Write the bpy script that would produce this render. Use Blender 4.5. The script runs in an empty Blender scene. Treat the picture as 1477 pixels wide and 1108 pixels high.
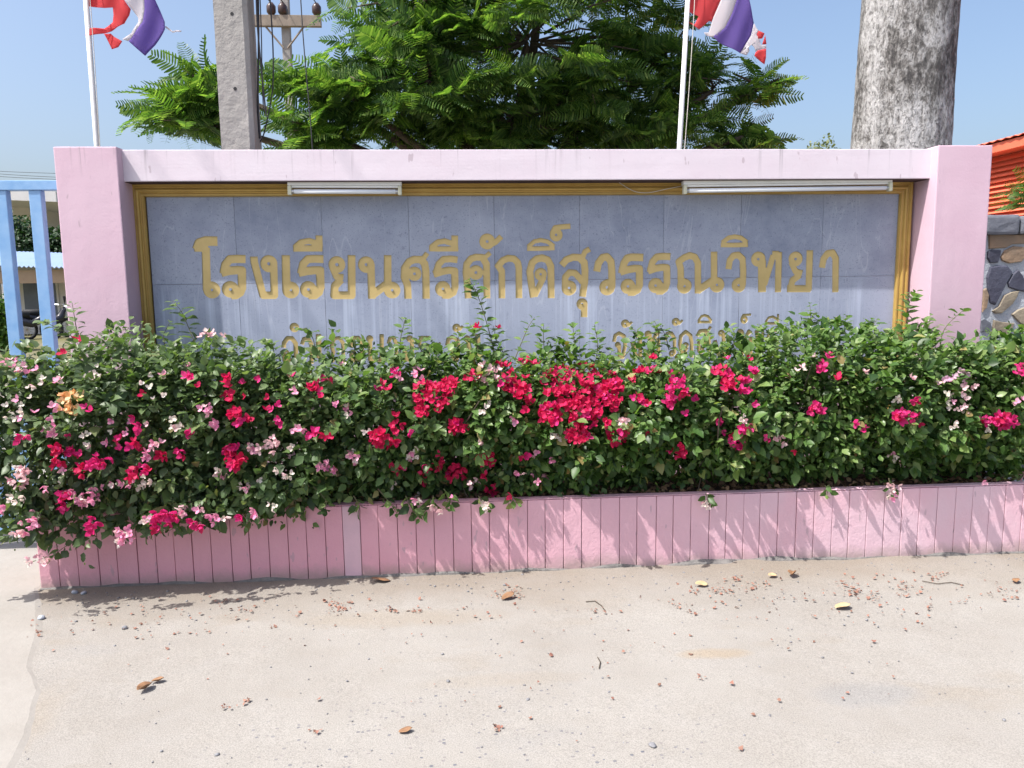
import bpy, bmesh, math, random
import numpy as np
from mathutils import Vector, Matrix, noise as mnoise
from mathutils.geometry import tessellate_polygon

random.seed(7); rng = np.random.default_rng(11)
scene = bpy.context.scene
COL = scene.collection

# ------------------------------------------------------------------ camera
PW, PH, FPX = 1477.0, 1108.0, 1110.0
YAW, PITCH, ROLL = map(math.radians, (3.823, 7.51, 0.712))
CAM = np.array([0.0, 0.0, 1.55])
_F = np.array([math.sin(YAW)*math.cos(PITCH), math.cos(YAW)*math.cos(PITCH), -math.sin(PITCH)])
_R0 = np.array([math.cos(YAW), -math.sin(YAW), 0.0]); _U0 = np.cross(_R0, _F)
_R = math.cos(ROLL)*_R0 - math.sin(ROLL)*_U0
_U = math.cos(ROLL)*_U0 + math.sin(ROLL)*_R0
cd = bpy.data.cameras.new('camera'); cam = bpy.data.objects.new('camera', cd); COL.objects.link(cam)
cd.sensor_fit = 'HORIZONTAL'; cd.sensor_width = 36.0; cd.lens = 36.0*FPX/PW
cd.clip_start = 0.05; cd.clip_end = 2000
cam.matrix_world = Matrix(((_R[0], _U[0], -_F[0], CAM[0]), (_R[1], _U[1], -_F[1], CAM[1]),
                           (_R[2], _U[2], -_F[2], CAM[2]), (0, 0, 0, 1)))
scene.camera = cam

# ------------------------------------------------------------------ light
SUN_TO = Vector((-2.55, -1.15, 4.7)).normalized()
ELEV = math.asin(SUN_TO.z); AZ = math.atan2(SUN_TO.x, SUN_TO.y)
w = bpy.data.worlds.new('World'); scene.world = w; w.use_nodes = True
nt = w.node_tree; nt.nodes.clear()
sky = nt.nodes.new('ShaderNodeTexSky'); sky.sky_type = 'NISHITA'; sky.sun_disc = False
sky.sun_elevation = ELEV; sky.sun_rotation = AZ; sky.altitude = 50
sky.air_density = 1.0; sky.dust_density = 5.0; sky.ozone_density = 2.5
bg = nt.nodes.new('ShaderNodeBackground'); bg.inputs['Strength'].default_value = 0.15
wo = nt.nodes.new('ShaderNodeOutputWorld')
nt.links.new(sky.outputs[0], bg.inputs[0]); nt.links.new(bg.outputs[0], wo.inputs[0])
sl = bpy.data.lights.new('sun', 'SUN'); sl.energy = 4.4; sl.angle = math.radians(0.53); sl.color = (1.0, 0.965, 0.92)
so = bpy.data.objects.new('sun', sl); COL.objects.link(so)
so.rotation_euler = SUN_TO.to_track_quat('Z', 'Y').to_euler(); so.location = (-8, -4, 14)
scene.view_settings.view_transform = 'Standard'; scene.view_settings.look = 'None'
scene.view_settings.exposure = 0.74; scene.view_settings.gamma = 1.0
scene.view_settings.use_curve_mapping = False
scene.cycles.max_bounces = 8; scene.cycles.transparent_max_bounces = 8


def ray(px, py):
    return _F + _R*((px-PW/2)/FPX) - _U*((py-PH/2)/FPX)

def at(px, py, Y):
    """point of the vertical plane at depth Y where a detail measured on the photograph stands"""
    d = ray(px, py); return CAM + d*(Y/d[1])

def atz(px, py, Z=0.0):
    d = ray(px, py); return CAM + d*((Z-CAM[2])/d[2])

# ------------------------------------------------------------------ materials
def nodes_of(name):
    m = bpy.data.materials.new(name); m.use_nodes = True
    t = m.node_tree; b = t.nodes['Principled BSDF']
    return m, t, b

class NT:
    """small node-graph writer working in world position"""
    def __init__(s, t):
        s.t = t; s.g = t.nodes.new('ShaderNodeNewGeometry'); s.pos = s.g.outputs['Position']
    def link(s, a, b): s.t.links.new(a, b)
    def mapping(s, sc, loc=(0, 0, 0), vec=None):
        n = s.t.nodes.new('ShaderNodeMapping'); n.inputs['Scale'].default_value = sc if hasattr(sc, '__len__') else (sc,)*3
        n.inputs['Location'].default_value = loc; s.link(vec or s.pos, n.inputs['Vector']); return n.outputs[0]
    def noise(s, scale=5, detail=6, rough=.6, vec=None, dist=0.0):
        n = s.t.nodes.new('ShaderNodeTexNoise'); n.inputs['Scale'].default_value = scale; n.inputs['Detail'].default_value = detail
        n.inputs['Roughness'].default_value = rough; n.inputs['Distortion'].default_value = dist
        s.link(vec or s.pos, n.inputs['Vector']); return n.outputs['Fac']
    def voronoi(s, scale, feature='F1', vec=None, out='Distance', rand=1.0):
        n = s.t.nodes.new('ShaderNodeTexVoronoi'); n.feature = feature; n.inputs['Scale'].default_value = scale
        n.inputs['Randomness'].default_value = rand
        s.link(vec or s.pos, n.inputs['Vector']); return n.outputs[out]
    def ramp(s, fac, stops):
        n = s.t.nodes.new('ShaderNodeValToRGB'); e = n.color_ramp.elements
        while len(e) < len(stops): e.new(0.5)
        for k, (p, c) in enumerate(stops):
            e[k].position = p; e[k].color = (c, c, c, 1) if not hasattr(c, '__len__') else (*c, 1)
        s.link(fac, n.inputs[0]); return n.outputs[0]
    def mix(s, fac, a, b, mode='MIX'):
        n = s.t.nodes.new('ShaderNodeMix'); n.data_type = 'RGBA'; n.blend_type = mode
        for sock, v in ((n.inputs[0], fac), (n.inputs[6], a), (n.inputs[7], b)):
            if isinstance(v, (int, float)): sock.default_value = v
            elif hasattr(v, '__len__'): sock.default_value = (*v, 1) if len(v) == 3 else v
            else: s.link(v, sock)
        return n.outputs[2]
    def math(s, op, a, b=None, clamp=False):
        n = s.t.nodes.new('ShaderNodeMath'); n.operation = op; n.use_clamp = clamp
        for k, v in enumerate((a, b)):
            if v is None: continue
            if isinstance(v, (int, float)): n.inputs[k].default_value = v
            else: s.link(v, n.inputs[k])
        return n.outputs[0]
    def xyz(s):
        n = s.t.nodes.new('ShaderNodeSeparateXYZ'); s.link(s.pos, n.inputs[0]); return n.outputs
    def range(s, v, a, b):
        n = s.t.nodes.new('ShaderNodeMapRange'); n.clamp = True
        n.inputs[1].default_value = a; n.inputs[2].default_value = b; s.link(v, n.inputs[0]); return n.outputs[0]
    def bump(s, h, strength, dist, bsdf):
        n = s.t.nodes.new('ShaderNodeBump'); n.inputs['Strength'].default_value = strength
        n.inputs['Distance'].default_value = dist; s.link(h, n.inputs['Height'])
        s.link(n.outputs[0], bsdf.inputs['Normal'])

def mat(name, c1, c2=None, scale=6.0, rough=.7, bump=.25, bscale=45.0, bdist=.004, metal=0.0, spec=.4, stretch=(1, 1, 1), rnd=0.0):
    m, t, b = nodes_of(name); N = NT(t)
    c2 = c2 or tuple(v*.8 for v in c1)
    v = N.mapping(stretch)
    n = N.noise(scale, 7, .62, v); f = N.ramp(n, [(.3, 0.0), (.7, 1.0)])
    col = N.mix(f, c1, c2)
    if rnd:
        oi = t.nodes.new('ShaderNodeObjectInfo')
        hs = t.nodes.new('ShaderNodeHueSaturation')
        N.link(N.math('ADD', N.math('MULTIPLY', oi.outputs['Random'], 2*rnd), 1-rnd), hs.inputs['Value'])
        N.link(col, hs.inputs['Color']); col = hs.outputs[0]
    N.link(col, b.inputs['Base Color'])
    b.inputs['Roughness'].default_value = rough; b.inputs['Metallic'].default_value = metal
    b.inputs['Specular IOR Level'].default_value = spec
    if bump: N.bump(N.noise(bscale, 5, .6, v), bump, bdist, b)
    return m

def leafmat(name, stops, trans=.35, tcol=(1.0, 1.3, .4), rough=.45, xshift=None):
    """leaf: principled front mixed with translucency; colour differs from leaf to leaf"""
    m, t, b = nodes_of(name); N = NT(t)
    oi = t.nodes.new('ShaderNodeObjectInfo')
    r = N.math('FRACT', N.math('ADD', N.g.outputs['Random Per Island'], oi.outputs['Random']))
    col = N.ramp(r, stops)
    if xshift:
        x = N.xyz()[0]
        f = N.math('MULTIPLY', N.range(x, *xshift[:2]), xshift[3])
        col = N.mix(f, col, xshift[2])
    N.link(col, b.inputs['Base Color'])
    b.inputs['Roughness'].default_value = rough; b.inputs['Specular IOR Level'].default_value = .35
    tr = t.nodes.new('ShaderNodeBsdfTranslucent')
    N.link(N.mix(1.0, col, tcol, 'MULTIPLY'), tr.inputs['Color'])
    mx = t.nodes.new('ShaderNodeMixShader'); mx.inputs[0].default_value = trans
    out = t.nodes['Material Output']
    N.link(b.outputs[0], mx.inputs[1]); N.link(tr.outputs[0], mx.inputs[2]); N.link(mx.outputs[0], out.inputs[0])
    return m

M = {}
def pink_paint(name, c1, c2, drips=None, flake=.5, fadex=None):
    m, t, b = nodes_of(name); N = NT(t); x, y, z = N.xyz()
    col = N.mix(N.ramp(N.noise(2.2, 6, .6), [(.35, 0), (.7, 1)]), c1, c2)
    col = N.mix(N.math('MULTIPLY', N.ramp(N.noise(38, 3, .5), [(.62, 0), (.72, 1)]), .12), col, (.5, .38, .42))
    if fadex: col = N.mix(N.range(N.math('ADD', x, N.math('MULTIPLY', N.noise(1.4, 4), .8)), fadex[0]+.4, fadex[1]+.4), col, fadex[2])   # sun-bleached toward one end
    pat2 = N.ramp(N.noise(1.1, 5, .65, N.mapping((1, 1, .8), (5, 2, 1))), [(.5, 0), (.62, 1)])
    col = N.mix(N.math('MULTIPLY', pat2, .35), col, tuple(min(1, v*1.10) for v in c1))
    # scuffs and small chips
    col = N.mix(N.math('MULTIPLY', N.ramp(N.noise(26, 2, .5, N.mapping((1, 1, .35))), [(.70, 0), (.73, 1)]), .5), col, (.33, .25, .28))
    if drips:
        z0, z1 = drips
        st = N.ramp(N.noise(1.0, 3, .7, N.mapping((24, 24, .8))), [(.58, 0), (.70, 1)])
        pat = N.ramp(N.noise(1.0, 2, .5, N.mapping((1.3, 1.3, .1))), [(.47, 0), (.6, 1)])
        f = N.math('MULTIPLY', N.math('MULTIPLY', st, pat), N.range(z, z0, z1))
        col = N.mix(N.math('MULTIPLY', f, .8), col, (.16, .14, .15))
    if fadex:      # mud splashed up from the ground
        mud = N.math('MULTIPLY', N.range(N.math('ADD', z, N.math('MULTIPLY', N.math('SUBTRACT', N.noise(11, 6, .7), .5), .13)), .085, .0), .75)
        col = N.mix(mud, col, (.27, .225, .19))
    N.link(col, b.inputs['Base Color']); b.inputs['Roughness'].default_value = .62
    h = N.math('ADD', N.noise(9, 4, .6), N.math('MULTIPLY', N.noise(70, 3, .6), .35))
    N.bump(h, flake, .008, b)
    return m
M['pink_pillar'] = pink_paint('pink_pillar_paint', (.570, .409, .484), (.548, .368, .450), (2.15, 2.33), .25)
M['pink_beam'] = pink_paint('pale_pink_paint', (.637, .570, .623), (.623, .533, .593), (2.12, 2.33), .2)
M['pink_planter'] = pink_paint('pink_planter_paint', (.627, .318, .380), (.589, .285, .351), None, .6, (-.6, 2.2, (.655, .456, .518)))
M['patch'] = mat('repainted_render', (.627, .408, .465), (.570, .380, .437), 9, .8, .4)
M['cement'] = mat('grey_cement', (.40, .38, .37), (.27, .255, .25), 12, .9, .6, 30, .01)
M['gold'] = mat('gold_paint', (.60, .445, .19), (.52, .385, .155), 14, .42, .25, 60, .003, .15)
M['gold_frame'] = mat('gold_frame_paint', (.484, .326, .092), (.396, .246, .066), 7, .38, .3, 40, .004, .15, stretch=(1, 1, 1))

def slab_material():
    m, t, b = nodes_of('blue_grey_stone'); N = NT(t); x, y, z = N.xyz()
    oi = t.nodes.new('ShaderNodeObjectInfo')
    base = N.mix(N.ramp(N.noise(4.5, 10, .72), [(.34, 0), (.66, 1)]), (.180, .208, .290), (.300, .330, .415))
    base = N.mix(N.math('MULTIPLY', oi.outputs['Random'], .38), base, (.37, .395, .48))
    big = N.ramp(N.noise(1.5, 4, .6, N.mapping((1, 1, 1.6), (4, 0, 2))), [(.42, 0), (.68, 1)])
    base = N.mix(N.math('MULTIPLY', big, .35), base, (.40, .43, .51))
    sp = N.ramp(N.noise(120, 2, .5), [(.61, 0), (.69, 1)])
    base = N.mix(N.math('MULTIPLY', sp, .5), base, (.10, .115, .16))
    sp2 = N.ramp(N.noise(30, 3, .5), [(.66, 0), (.73, 1)])
    base = N.mix(N.math('MULTIPLY', sp2, .45), base, (.13, .145, .20))
    # lime run-off washed out of the joints below the lettering
    wob = N.mapping((15, 15, .35)); st = N.ramp(N.noise(1.0, 4, .72, wob), [(.52, 0), (.72, 1)])
    fade = N.math('MULTIPLY', N.range(z, 1.56, 1.44), N.range(z, .8, 1.2))
    base = N.mix(N.math('MULTIPLY', N.math('MULTIPLY', st, fade), .72), base, (.60, .66, .78))
    wash = N.math('MULTIPLY', N.range(z, 1.62, 1.38), .35)
    base = N.mix(wash, base, (.42, .465, .60))
    # diagonal scratches and veins
    vn = N.ramp(N.noise(1.6, 3, .5, N.mapping((3.2, 1, .45), (3, 0, 1)), 1.2), [(.492, 0), (.5, 1), (.508, 0)])
    base = N.mix(N.math('MULTIPLY', vn, .22), base, (.62, .64, .70))
    # dark smoke-like grime under the lamps
    N.link(base, b.inputs['Base Color']); b.inputs['Roughness'].default_value = .55
    b.inputs['Specular IOR Level'].default_value = .4
    N.bump(N.noise(55, 6, .65), .25, .003, b)
    return m
M['slab'] = slab_material()
M['lamp_white'] = mat('lamp_enamel', (.80, .80, .78), (.72, .72, .70), 12, .45, .1)
M['lamp_end'] = mat('yellowed_plastic', (.62, .60, .46), (.5, .5, .38), 20, .5, .1)
M['tube'] = mat('frosted_tube', (.80, .82, .85), (.74, .77, .82), 6, .22, 0)
M['wire'] = mat('white_cable', (.62, .58, .52), None, 9, .6, 0)
M['black_cable'] = mat('black_cable', (.025, .025, .03), (.05, .05, .055), 9, .6, 0)
M['soil'] = mat('planter_soil', (.11, .075, .05), (.05, .035, .025), 25, .95, .8, 60, .02)
M['twig'] = mat('bark_twig', (.09, .07, .05), (.05, .04, .03), 20, .9, .4)
M['stem_green'] = mat('young_stem', (.10, .13, .05), (.12, .09, .06), 20, .7, .2)
M['leaf'] = leafmat('bougainvillea_leaf', [(0, (.028, .062, .020)), (.35, (.060, .125, .032)), (.7, (.105, .190, .048)), (.90, (.175, .26, .080)), (.97, (.25, .30, .11)), (.985, (.30, .26, .10)), (1, (.22, .13, .06))],
                    .36, (1.1, 1.35, .45), .42, (.4, -2.4, (.105, .135, .082), .7))
M['leaf_young'] = leafmat('bougainvillea_young_leaf', [(0, (.075, .145, .035)), (.5, (.125, .215, .06)), (1, (.21, .29, .11))], .36, (1.1, 1.3, .5), .34, (.3, -2.4, (.15, .18, .12), .6))
def bract(name, a, b2, c): return leafmat(name, [(0, a), (.5, b2), (1, c)], .38, (1.15, .95, 1.0), .6)
M['red'] = bract('crimson_bract', (.46, .006, .055), (.58, .010, .090), (.66, .03, .13))
M['mag'] = bract('magenta_bract', (.52, .012, .13), (.64, .02, .19), (.70, .06, .25))
M['pink'] = bract('pink_bract', (.68, .20, .38), (.75, .32, .48), (.80, .46, .56))
M['pale'] = bract('pale_pink_bract', (.72, .42, .47), (.76, .52, .54), (.78, .62, .60))
M['white'] = bract('white_bract', (.70, .60, .56), (.76, .70, .64), (.72, .70, .56))
M['orange'] = bract('apricot_bract', (.74, .38, .13), (.78, .48, .22), (.78, .60, .36))
M['lilac'] = bract('lilac_bract', (.56, .32, .46), (.64, .42, .54), (.70, .50, .58))
M['tree_leaf'] = leafmat('feathery_leaf', [(0, (.034, .085, .024)), (.45, (.075, .155, .036)), (.8, (.135, .230, .056)), (1, (.21, .30, .095))], .52, (1.4, 1.5, .5), .42)
M['bark'] = mat('tree_bark', (.13, .10, .075), (.07, .055, .04), 14, .9, .7, 30, .02)
M['pole_concrete'] = mat('pole_concrete', (.335, .32, .30), (.25, .24, .225), 4, .85, .6, 14, .02)
M['steel_white'] = mat('white_flagpole', (.72, .72, .72), (.6, .6, .6), 10, .5, .1)
def cloth(n, c, d): return leafmat(n, [(0, c), (.5, d), (1, c)], .6, (1.25, 1.2, 1.2), .8)
M['flag_red'] = cloth('red_cloth', (.74, .11, .12), (.72, .12, .13))
M['flag_white'] = cloth('white_cloth', (.75, .73, .75), (.72, .70, .73))
M['flag_blue'] = cloth('violet_blue_cloth', (.22, .15, .46), (.23, .16, .48))
M['gate_blue'] = mat('sky_blue_enamel', (.16, .32, .56), (.25, .41, .62), 11, .45, .25, 30, .003)
M['orange_paint'] = mat('orange_paint', (.82, .185, .10), (.78, .16, .085), 4, .5, .1)
M['mortar'] = mat('grey_mortar', (.40, .43, .47), (.31, .33, .37), 14, .95, .8, 35, .012)
M['stone_dark'] = mat('slate_stone', (.065, .070, .10), (.045, .045, .07), 9, .7, .6, 22, .012, rnd=.2)
M['stone_tan'] = mat('tan_stone', (.27, .23, .165), (.19, .16, .125), 9, .8, .6, 22, .012, rnd=.2)
M['stone_brown'] = mat('brown_stone', (.25, .17, .11), (.17, .13, .095), 9, .8, .6, 22, .012, rnd=.2)
M['stone_grey'] = mat('grey_stone', (.20, .21, .24), (.12, .13, .16), 9, .8, .6, 22, .012, rnd=.2)
M['wall_cream'] = mat('cream_wall', (.72, .70, .67), (.66, .63, .60), 2, .8, .1)
M['wall_tan'] = mat('tan_fascia', (.42, .30, .20), (.34, .24, .16), 3, .8, .1)
M['roof_blue'] = mat('pale_blue_roofing', (.36, .48, .68), (.44, .54, .70), 1.5, .5, .1)
M['glass_dark'] = mat('window_glass', (.16, .19, .23), (.10, .12, .15), 2, .15, 0)
M['door_grey'] = mat('grey_door', (.50, .51, .55), (.42, .43, .47), 3, .5, .1)
M['black_rubber'] = mat('black_rubber', (.02, .02, .022), None, 9, .7, .1)
M['black_gloss'] = mat('black_bodywork', (.03, .03, .04), None, 9, .25, 0)
M['chrome'] = mat('dull_chrome', (.5, .5, .5), None, 9, .3, 0, metal=.9)
M['hedge_dark'] = leafmat('dark_hedge_leaf', [(0, (.012, .035, .014)), (.6, (.022, .055, .02)), (1, (.045, .085, .03))], .25, (1.1, 1.3, .4), .5)
M['shrub_green'] = leafmat('bright_shrub_leaf', [(0, (.04, .11, .015)), (1, (.12, .22, .03))], .3, (1.1, 1.3, .4), .5)
M['far_leaf'] = leafmat('far_tree_leaf', [(0, (.10, .13, .06)), (1, (.22, .24, .12))], .3, (1.1, 1.2, .5), .6)
M['dry_leaf'] = mat('dry_leaf', (.27, .15, .075), (.17, .09, .05), 40, .7, .3)
M['pale_leaf'] = mat('pale_dry_leaf', (.50, .38, .22), (.40, .29, .16), 40, .8, .3)
M['dry_petal'] = leafmat('dried_bract', [(0, (.25, .115, .085)), (.5, (.32, .175, .13)), (1, (.16, .085, .06))], .15, (1, 1, 1), .8)
M['litter'] = leafmat('dead_leaf_litter', [(0, (.10, .06, .035)), (.6, (.20, .12, .065)), (1, (.30, .20, .11))], .1, (1, 1, 1), .8)
M['pebble'] = mat('pebble', (.24, .24, .25), (.14, .14, .15), 60, .85, .3)
M['insulator'] = mat('brown_porcelain', (.06, .035, .03), None, 9, .3, 0)
M['wood'] = mat('weathered_wood', (.30, .25, .20), (.2, .17, .14), 6, .9, .3)

def ground_material():
    m, t, b = nodes_of('dusty_concrete'); N = NT(t); x, y, z = N.xyz()
    big = N.noise(.9, 8, .6); mid = N.noise(5, 8, .65)
    col = N.mix(N.ramp(big, [(.32, 0), (.7, 1)]), (.300, .285, .261), (.245, .226, .202))
    col = N.mix(N.math('MULTIPLY', N.ramp(mid, [(.42, 0), (.75, 1)]), .5), col, (.304, .291, .273))
    # wind-blown soil lying along the planter
    yy = N.math('ADD', y, N.math('MULTIPLY', N.math('SUBTRACT', N.noise(1.6, 6, .6), .5), 1.1))
    col = N.mix(N.math('MULTIPLY', N.range(yy, 3.45, 3.98), .7), col, (.207, .173, .135))
    col = N.mix(N.math('MULTIPLY', N.ramp(N.noise(1.3, 5, .6, N.mapping((1, 1.9, 1), (7, 3, 0))), [(.6, 0), (.74, 1)]), .4), col, (.241, .200, .150))
    col = N.mix(N.math('MULTIPLY', N.ramp(N.noise(1.1, 7, .7, N.mapping((1, 1.6, 1), (2, 9, 0))), [(.6, 0), (.75, 1)]), .35), col, (.210, .215, .222))
    # worn patches with the dark aggregate showing
    ex = N.math('DIVIDE', N.math('SUBTRACT', x, .05), .95); ey = N.math('DIVIDE', N.math('SUBTRACT', y, 2.25), .62)
    ed = N.math('ADD', N.math('ADD', N.math('MULTIPLY', ex, ex), N.math('MULTIPLY', ey, ey)), N.math('MULTIPLY', N.math('SUBTRACT', N.noise(3.2, 5, .65), .5), 2.2))
    worn = N.range(ed, 1.25, .35)
    vv = N.mapping((1, 1.25, 1), vec=None); vd = N.voronoi(52, 'F1', vv); vc = N.voronoi(52, 'F1', vv, 'Color')
    sp = t.nodes.new('ShaderNodeSeparateColor'); N.link(vc, sp.inputs[0])
    chip = N.math('MULTIPLY', N.math('LESS_THAN', vd, N.math('MULTIPLY', N.math('ADD', sp.outputs[2], .25), .30)), N.math('GREATER_THAN', sp.outputs[0], .60))
    col = N.mix(N.math('MULTIPLY', N.math('MULTIPLY', chip, worn), .85), col, N.mix(sp.outputs[1], (.091, .099, .127), (.255, .230, .214)))
    def spot(ax, ay, rx, ry, amt, c):
        dx = N.math('DIVIDE', N.math('SUBTRACT', x, ax), rx); dy = N.math('DIVIDE', N.math('SUBTRACT', y, ay), ry)
        d = N.math('ADD', N.math('ADD', N.math('MULTIPLY', dx, dx), N.math('MULTIPLY', dy, dy)), N.math('MULTIPLY', N.math('SUBTRACT', N.noise(9, 6, .7), .5), 1.6))
        return N.mix(N.math('MULTIPLY', N.range(d, 1.2, .2), amt), col, c)
    col = spot(1.03, 2.98, .16, .05, .5, (.289, .222, .142)); col = spot(1.50, 2.62, .22, .10, .35, (.212, .217, .224))
    col = spot(-.3, 3.45, .5, .10, .35, (.260, .211, .152)); col = spot(.15, 2.85, .35, .06, .22, (.269, .226, .172)); col = spot(-1.6, 2.62, .12, .35, .35, (.260, .217, .163))
    tracks = N.ramp(N.noise(1.0, 5, .6, N.mapping((.35, 6, 1), (1, 2, 0))), [(.5, 0), (.7, 1)])
    col = N.mix(N.math('MULTIPLY', tracks, .22), col, (.246, .231, .213))
    fine = N.ramp(N.noise(210, 4, .7), [(.34, .68), (.6, 1.06)])
    col = N.mix(1.0, col, fine, 'MULTIPLY')
    fy = N.math('MULTIPLY', N.range(y, 12.5, 14), N.ramp(N.noise(.6, 6, .6), [(.3, .3), (.6, 1)]))
    col = N.mix(fy, col, (.121, .116, .047))
    N.link(col, b.inputs['Base Color']); b.inputs['Roughness'].default_value = .92; b.inputs['Specular IOR Level'].default_value = .2
    h = N.math('ADD', N.noise(14, 7, .65), N.math('MULTIPLY', N.noise(160, 4, .6), .25))
    N.bump(h, .35, .012, b)
    return m
M['ground'] = ground_material()
M['drive'] = mat('pale_drive_concrete', (.281, .265, .242), (.244, .227, .203), 3, .9, .4, 30, .008)

def trunk_material():
    m, t, b = nodes_of('limed_bark'); N = NT(t)
    v = N.mapping((1, 1, .45))
    wv = N.mapping((1, 1, .5)); pl = N.noise(17, 10, .78, wv, .4); big = N.noise(2.4, 5, .65, N.mapping((1, 1, .5), (3, 1, 2)))
    f = N.math('ADD', N.math('MULTIPLY', pl, .56), N.math('MULTIPLY', big, .44))
    col = N.ramp(f, [(.41, (.085, .08, .08)), (.46, (.21, .20, .19)), (.50, (.40, .39, .385)), (.565, (.66, .65, .65))])
    crev = N.ramp(N.noise(44, 6, .75, N.mapping((1, 1, .6))), [(.54, 0), (.63, 1)])
    col = N.mix(N.math('MULTIPLY', crev, .65), col, (.085, .08, .08))
    N.link(col, b.inputs['Base Color']); b.inputs['Roughness'].default_value = .95
    h = N.math('ADD', pl, N.math('SUBTRACT', N.math('MULTIPLY', N.noise(48, 7, .7, v), .5), N.math('MULTIPLY', crev, .4))); N.bump(h, 1.0, .06, b)
    return m
M['limed_bark'] = trunk_material()

# ------------------------------------------------------------------ object helpers
def tag(o, label=None, cat=None, group=None, kind=None):
    if label: o['label'] = label
    if cat: o['category'] = cat
    if group: o['group'] = group
    if kind: o['kind'] = kind
    return o

def thing(name, label, cat, loc, group=None):
    o = bpy.data.objects.new(name, None); COL.objects.link(o); o.location = loc; o.empty_display_size = .1
    return tag(o, label, cat, group)

def link_obj(name, data, parent=None, loc=None, local=False):
    """data in world coordinates; keeps it there under its parent"""
    o = bpy.data.objects.new(name, data); COL.objects.link(o)
    if parent is not None:
        o.parent = parent
        p = Vector((0, 0, 0)); q = parent
        while q is not None: p += q.location; q = q.parent
        o.location = Vector(loc if loc is not None else (0, 0, 0)) - p
    elif loc is not None: o.location = loc
    return o

def mesh_from(V, F, m, smooth=False, name='mesh'):
    """fast mesh from (n,3) array and an (k,3|4) int array or list"""
    me = bpy.data.meshes.new(name)
    V = np.asarray(V, dtype=np.float32)
    if isinstance(F, np.ndarray):
        k, s = F.shape
        me.vertices.add(len(V)); me.vertices.foreach_set('co', V.ravel())
        me.loops.add(k*s); me.loops.foreach_set('vertex_index', F.ravel().astype(np.int32))
        me.polygons.add(k); me.polygons.foreach_set('loop_start', np.arange(0, k*s, s, dtype=np.int32))
        me.polygons.foreach_set('loop_total', np.full(k, s, dtype=np.int32))
        me.update(calc_edges=True)
    else:
        me.from_pydata([tuple(map(float, v)) for v in V], [], F); me.update()
    if smooth: me.polygons.foreach_set('use_smooth', [True]*len(me.polygons))
    me.materials.append(m); return me

class MB:
    def __init__(s): s.V = []; s.F = []
    def add(s, V, F):
        o = len(s.V); s.V += [tuple(map(float, v)) for v in V]; s.F += [tuple(i+o for i in f) for f in F]; return s
    def box(s, a, b):
        (x0, y0, z0), (x1, y1, z1) = a, b
        return s.add([(x0, y0, z0), (x1, y0, z0), (x1, y1, z0), (x0, y1, z0), (x0, y0, z1), (x1, y0, z1), (x1, y1, z1), (x0, y1, z1)],
                     [(0, 3, 2, 1), (4, 5, 6, 7), (0, 1, 5, 4), (1, 2, 6, 5), (2, 3, 7, 6), (3, 0, 4, 7)])
    def tube(s, pts, r, n=6, cap=True):
        pts = [Vector(p) for p in pts]; rs = r if hasattr(r, '__len__') else [r]*len(pts)
        V = []; prev = None
        for i, p in enumerate(pts):
            d = (pts[min(i+1, len(pts)-1)] - pts[max(i-1, 0)])
            d = d.normalized() if d.length > 1e-9 else Vector((0, 0, 1))
            a = d.orthogonal().normalized() if prev is None else (prev - d*prev.dot(d)).normalized()
            prev = a; b = d.cross(a)
            V += [p + (a*math.cos(2*math.pi*k/n) + b*math.sin(2*math.pi*k/n))*rs[i] for k in range(n)]
        F = [(i*n+k, i*n+(k+1) % n, (i+1)*n+(k+1) % n, (i+1)*n+k) for i in range(len(pts)-1) for k in range(n)]
        if cap: F += [tuple(range(n-1, -1, -1)), tuple((len(pts)-1)*n+k for k in range(n))]
        return s.add(V, F)
    def prism(s, poly, d):
        """poly: list of 3D points (planar), extruded by vector d"""
        n = len(poly); P = [Vector(p) for p in poly]; d = Vector(d)
        return s.add(P + [p+d for p in P], [tuple(range(n)), tuple(range(2*n-1, n-1, -1))] + [(i+n, (i+1) % n + n, (i+1) % n, i) for i in range(n)])
    def mesh(s, m, bevel=0, seg=2, smooth=False, name='mesh', jitter=0, cuts=0):
        bm = bmesh.new(); vs = [bm.verts.new(v) for v in s.V]
        for f in s.F:
            try: bm.faces.new([vs[i] for i in f])
            except ValueError: pass
        bmesh.ops.recalc_face_normals(bm, faces=bm.faces)
        if bevel: bmesh.ops.bevel(bm, geom=[e for e in bm.edges if len(e.link_faces) == 2 and e.calc_face_angle(0) > .5], offset=bevel, segments=seg, affect='EDGES', profile=.6, clamp_overlap=True)
        if cuts: bmesh.ops.subdivide_edges(bm, edges=bm.edges[:], cuts=cuts, use_grid_fill=True)
        if jitter:
            for v in bm.verts:
                v.co += mnoise.noise_vector(v.co*7.0)*jitter + mnoise.noise_vector(v.co*23.0)*jitter*.4
        me = bpy.data.meshes.new(name); bm.to_mesh(me); bm.free(); me.materials.append(m)
        if smooth: me.polygons.foreach_set('use_smooth', [True]*len(me.polygons))
        return me
    def build(s, name, m, parent=None, bevel=0, seg=2, smooth=False, jitter=0, cuts=0, origin=None):
        if parent is None and origin is not None:
            s.V = [tuple(a-b for a, b in zip(v, origin)) for v in s.V]
        return link_obj(name, s.mesh(m, bevel, seg, smooth, name, jitter, cuts), parent, origin if parent is None else None)

def rot_from(d, n):
    """(N,3) direction and normal -> (N,3,3) frames with columns d, s, n"""
    d = d/np.linalg.norm(d, axis=1, keepdims=True)
    s = np.cross(n, d); l = np.linalg.norm(s, axis=1, keepdims=True); l[l < 1e-6] = 1; s = s/l
    n2 = np.cross(d, s); return np.stack([d, s, n2], axis=2)

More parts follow.
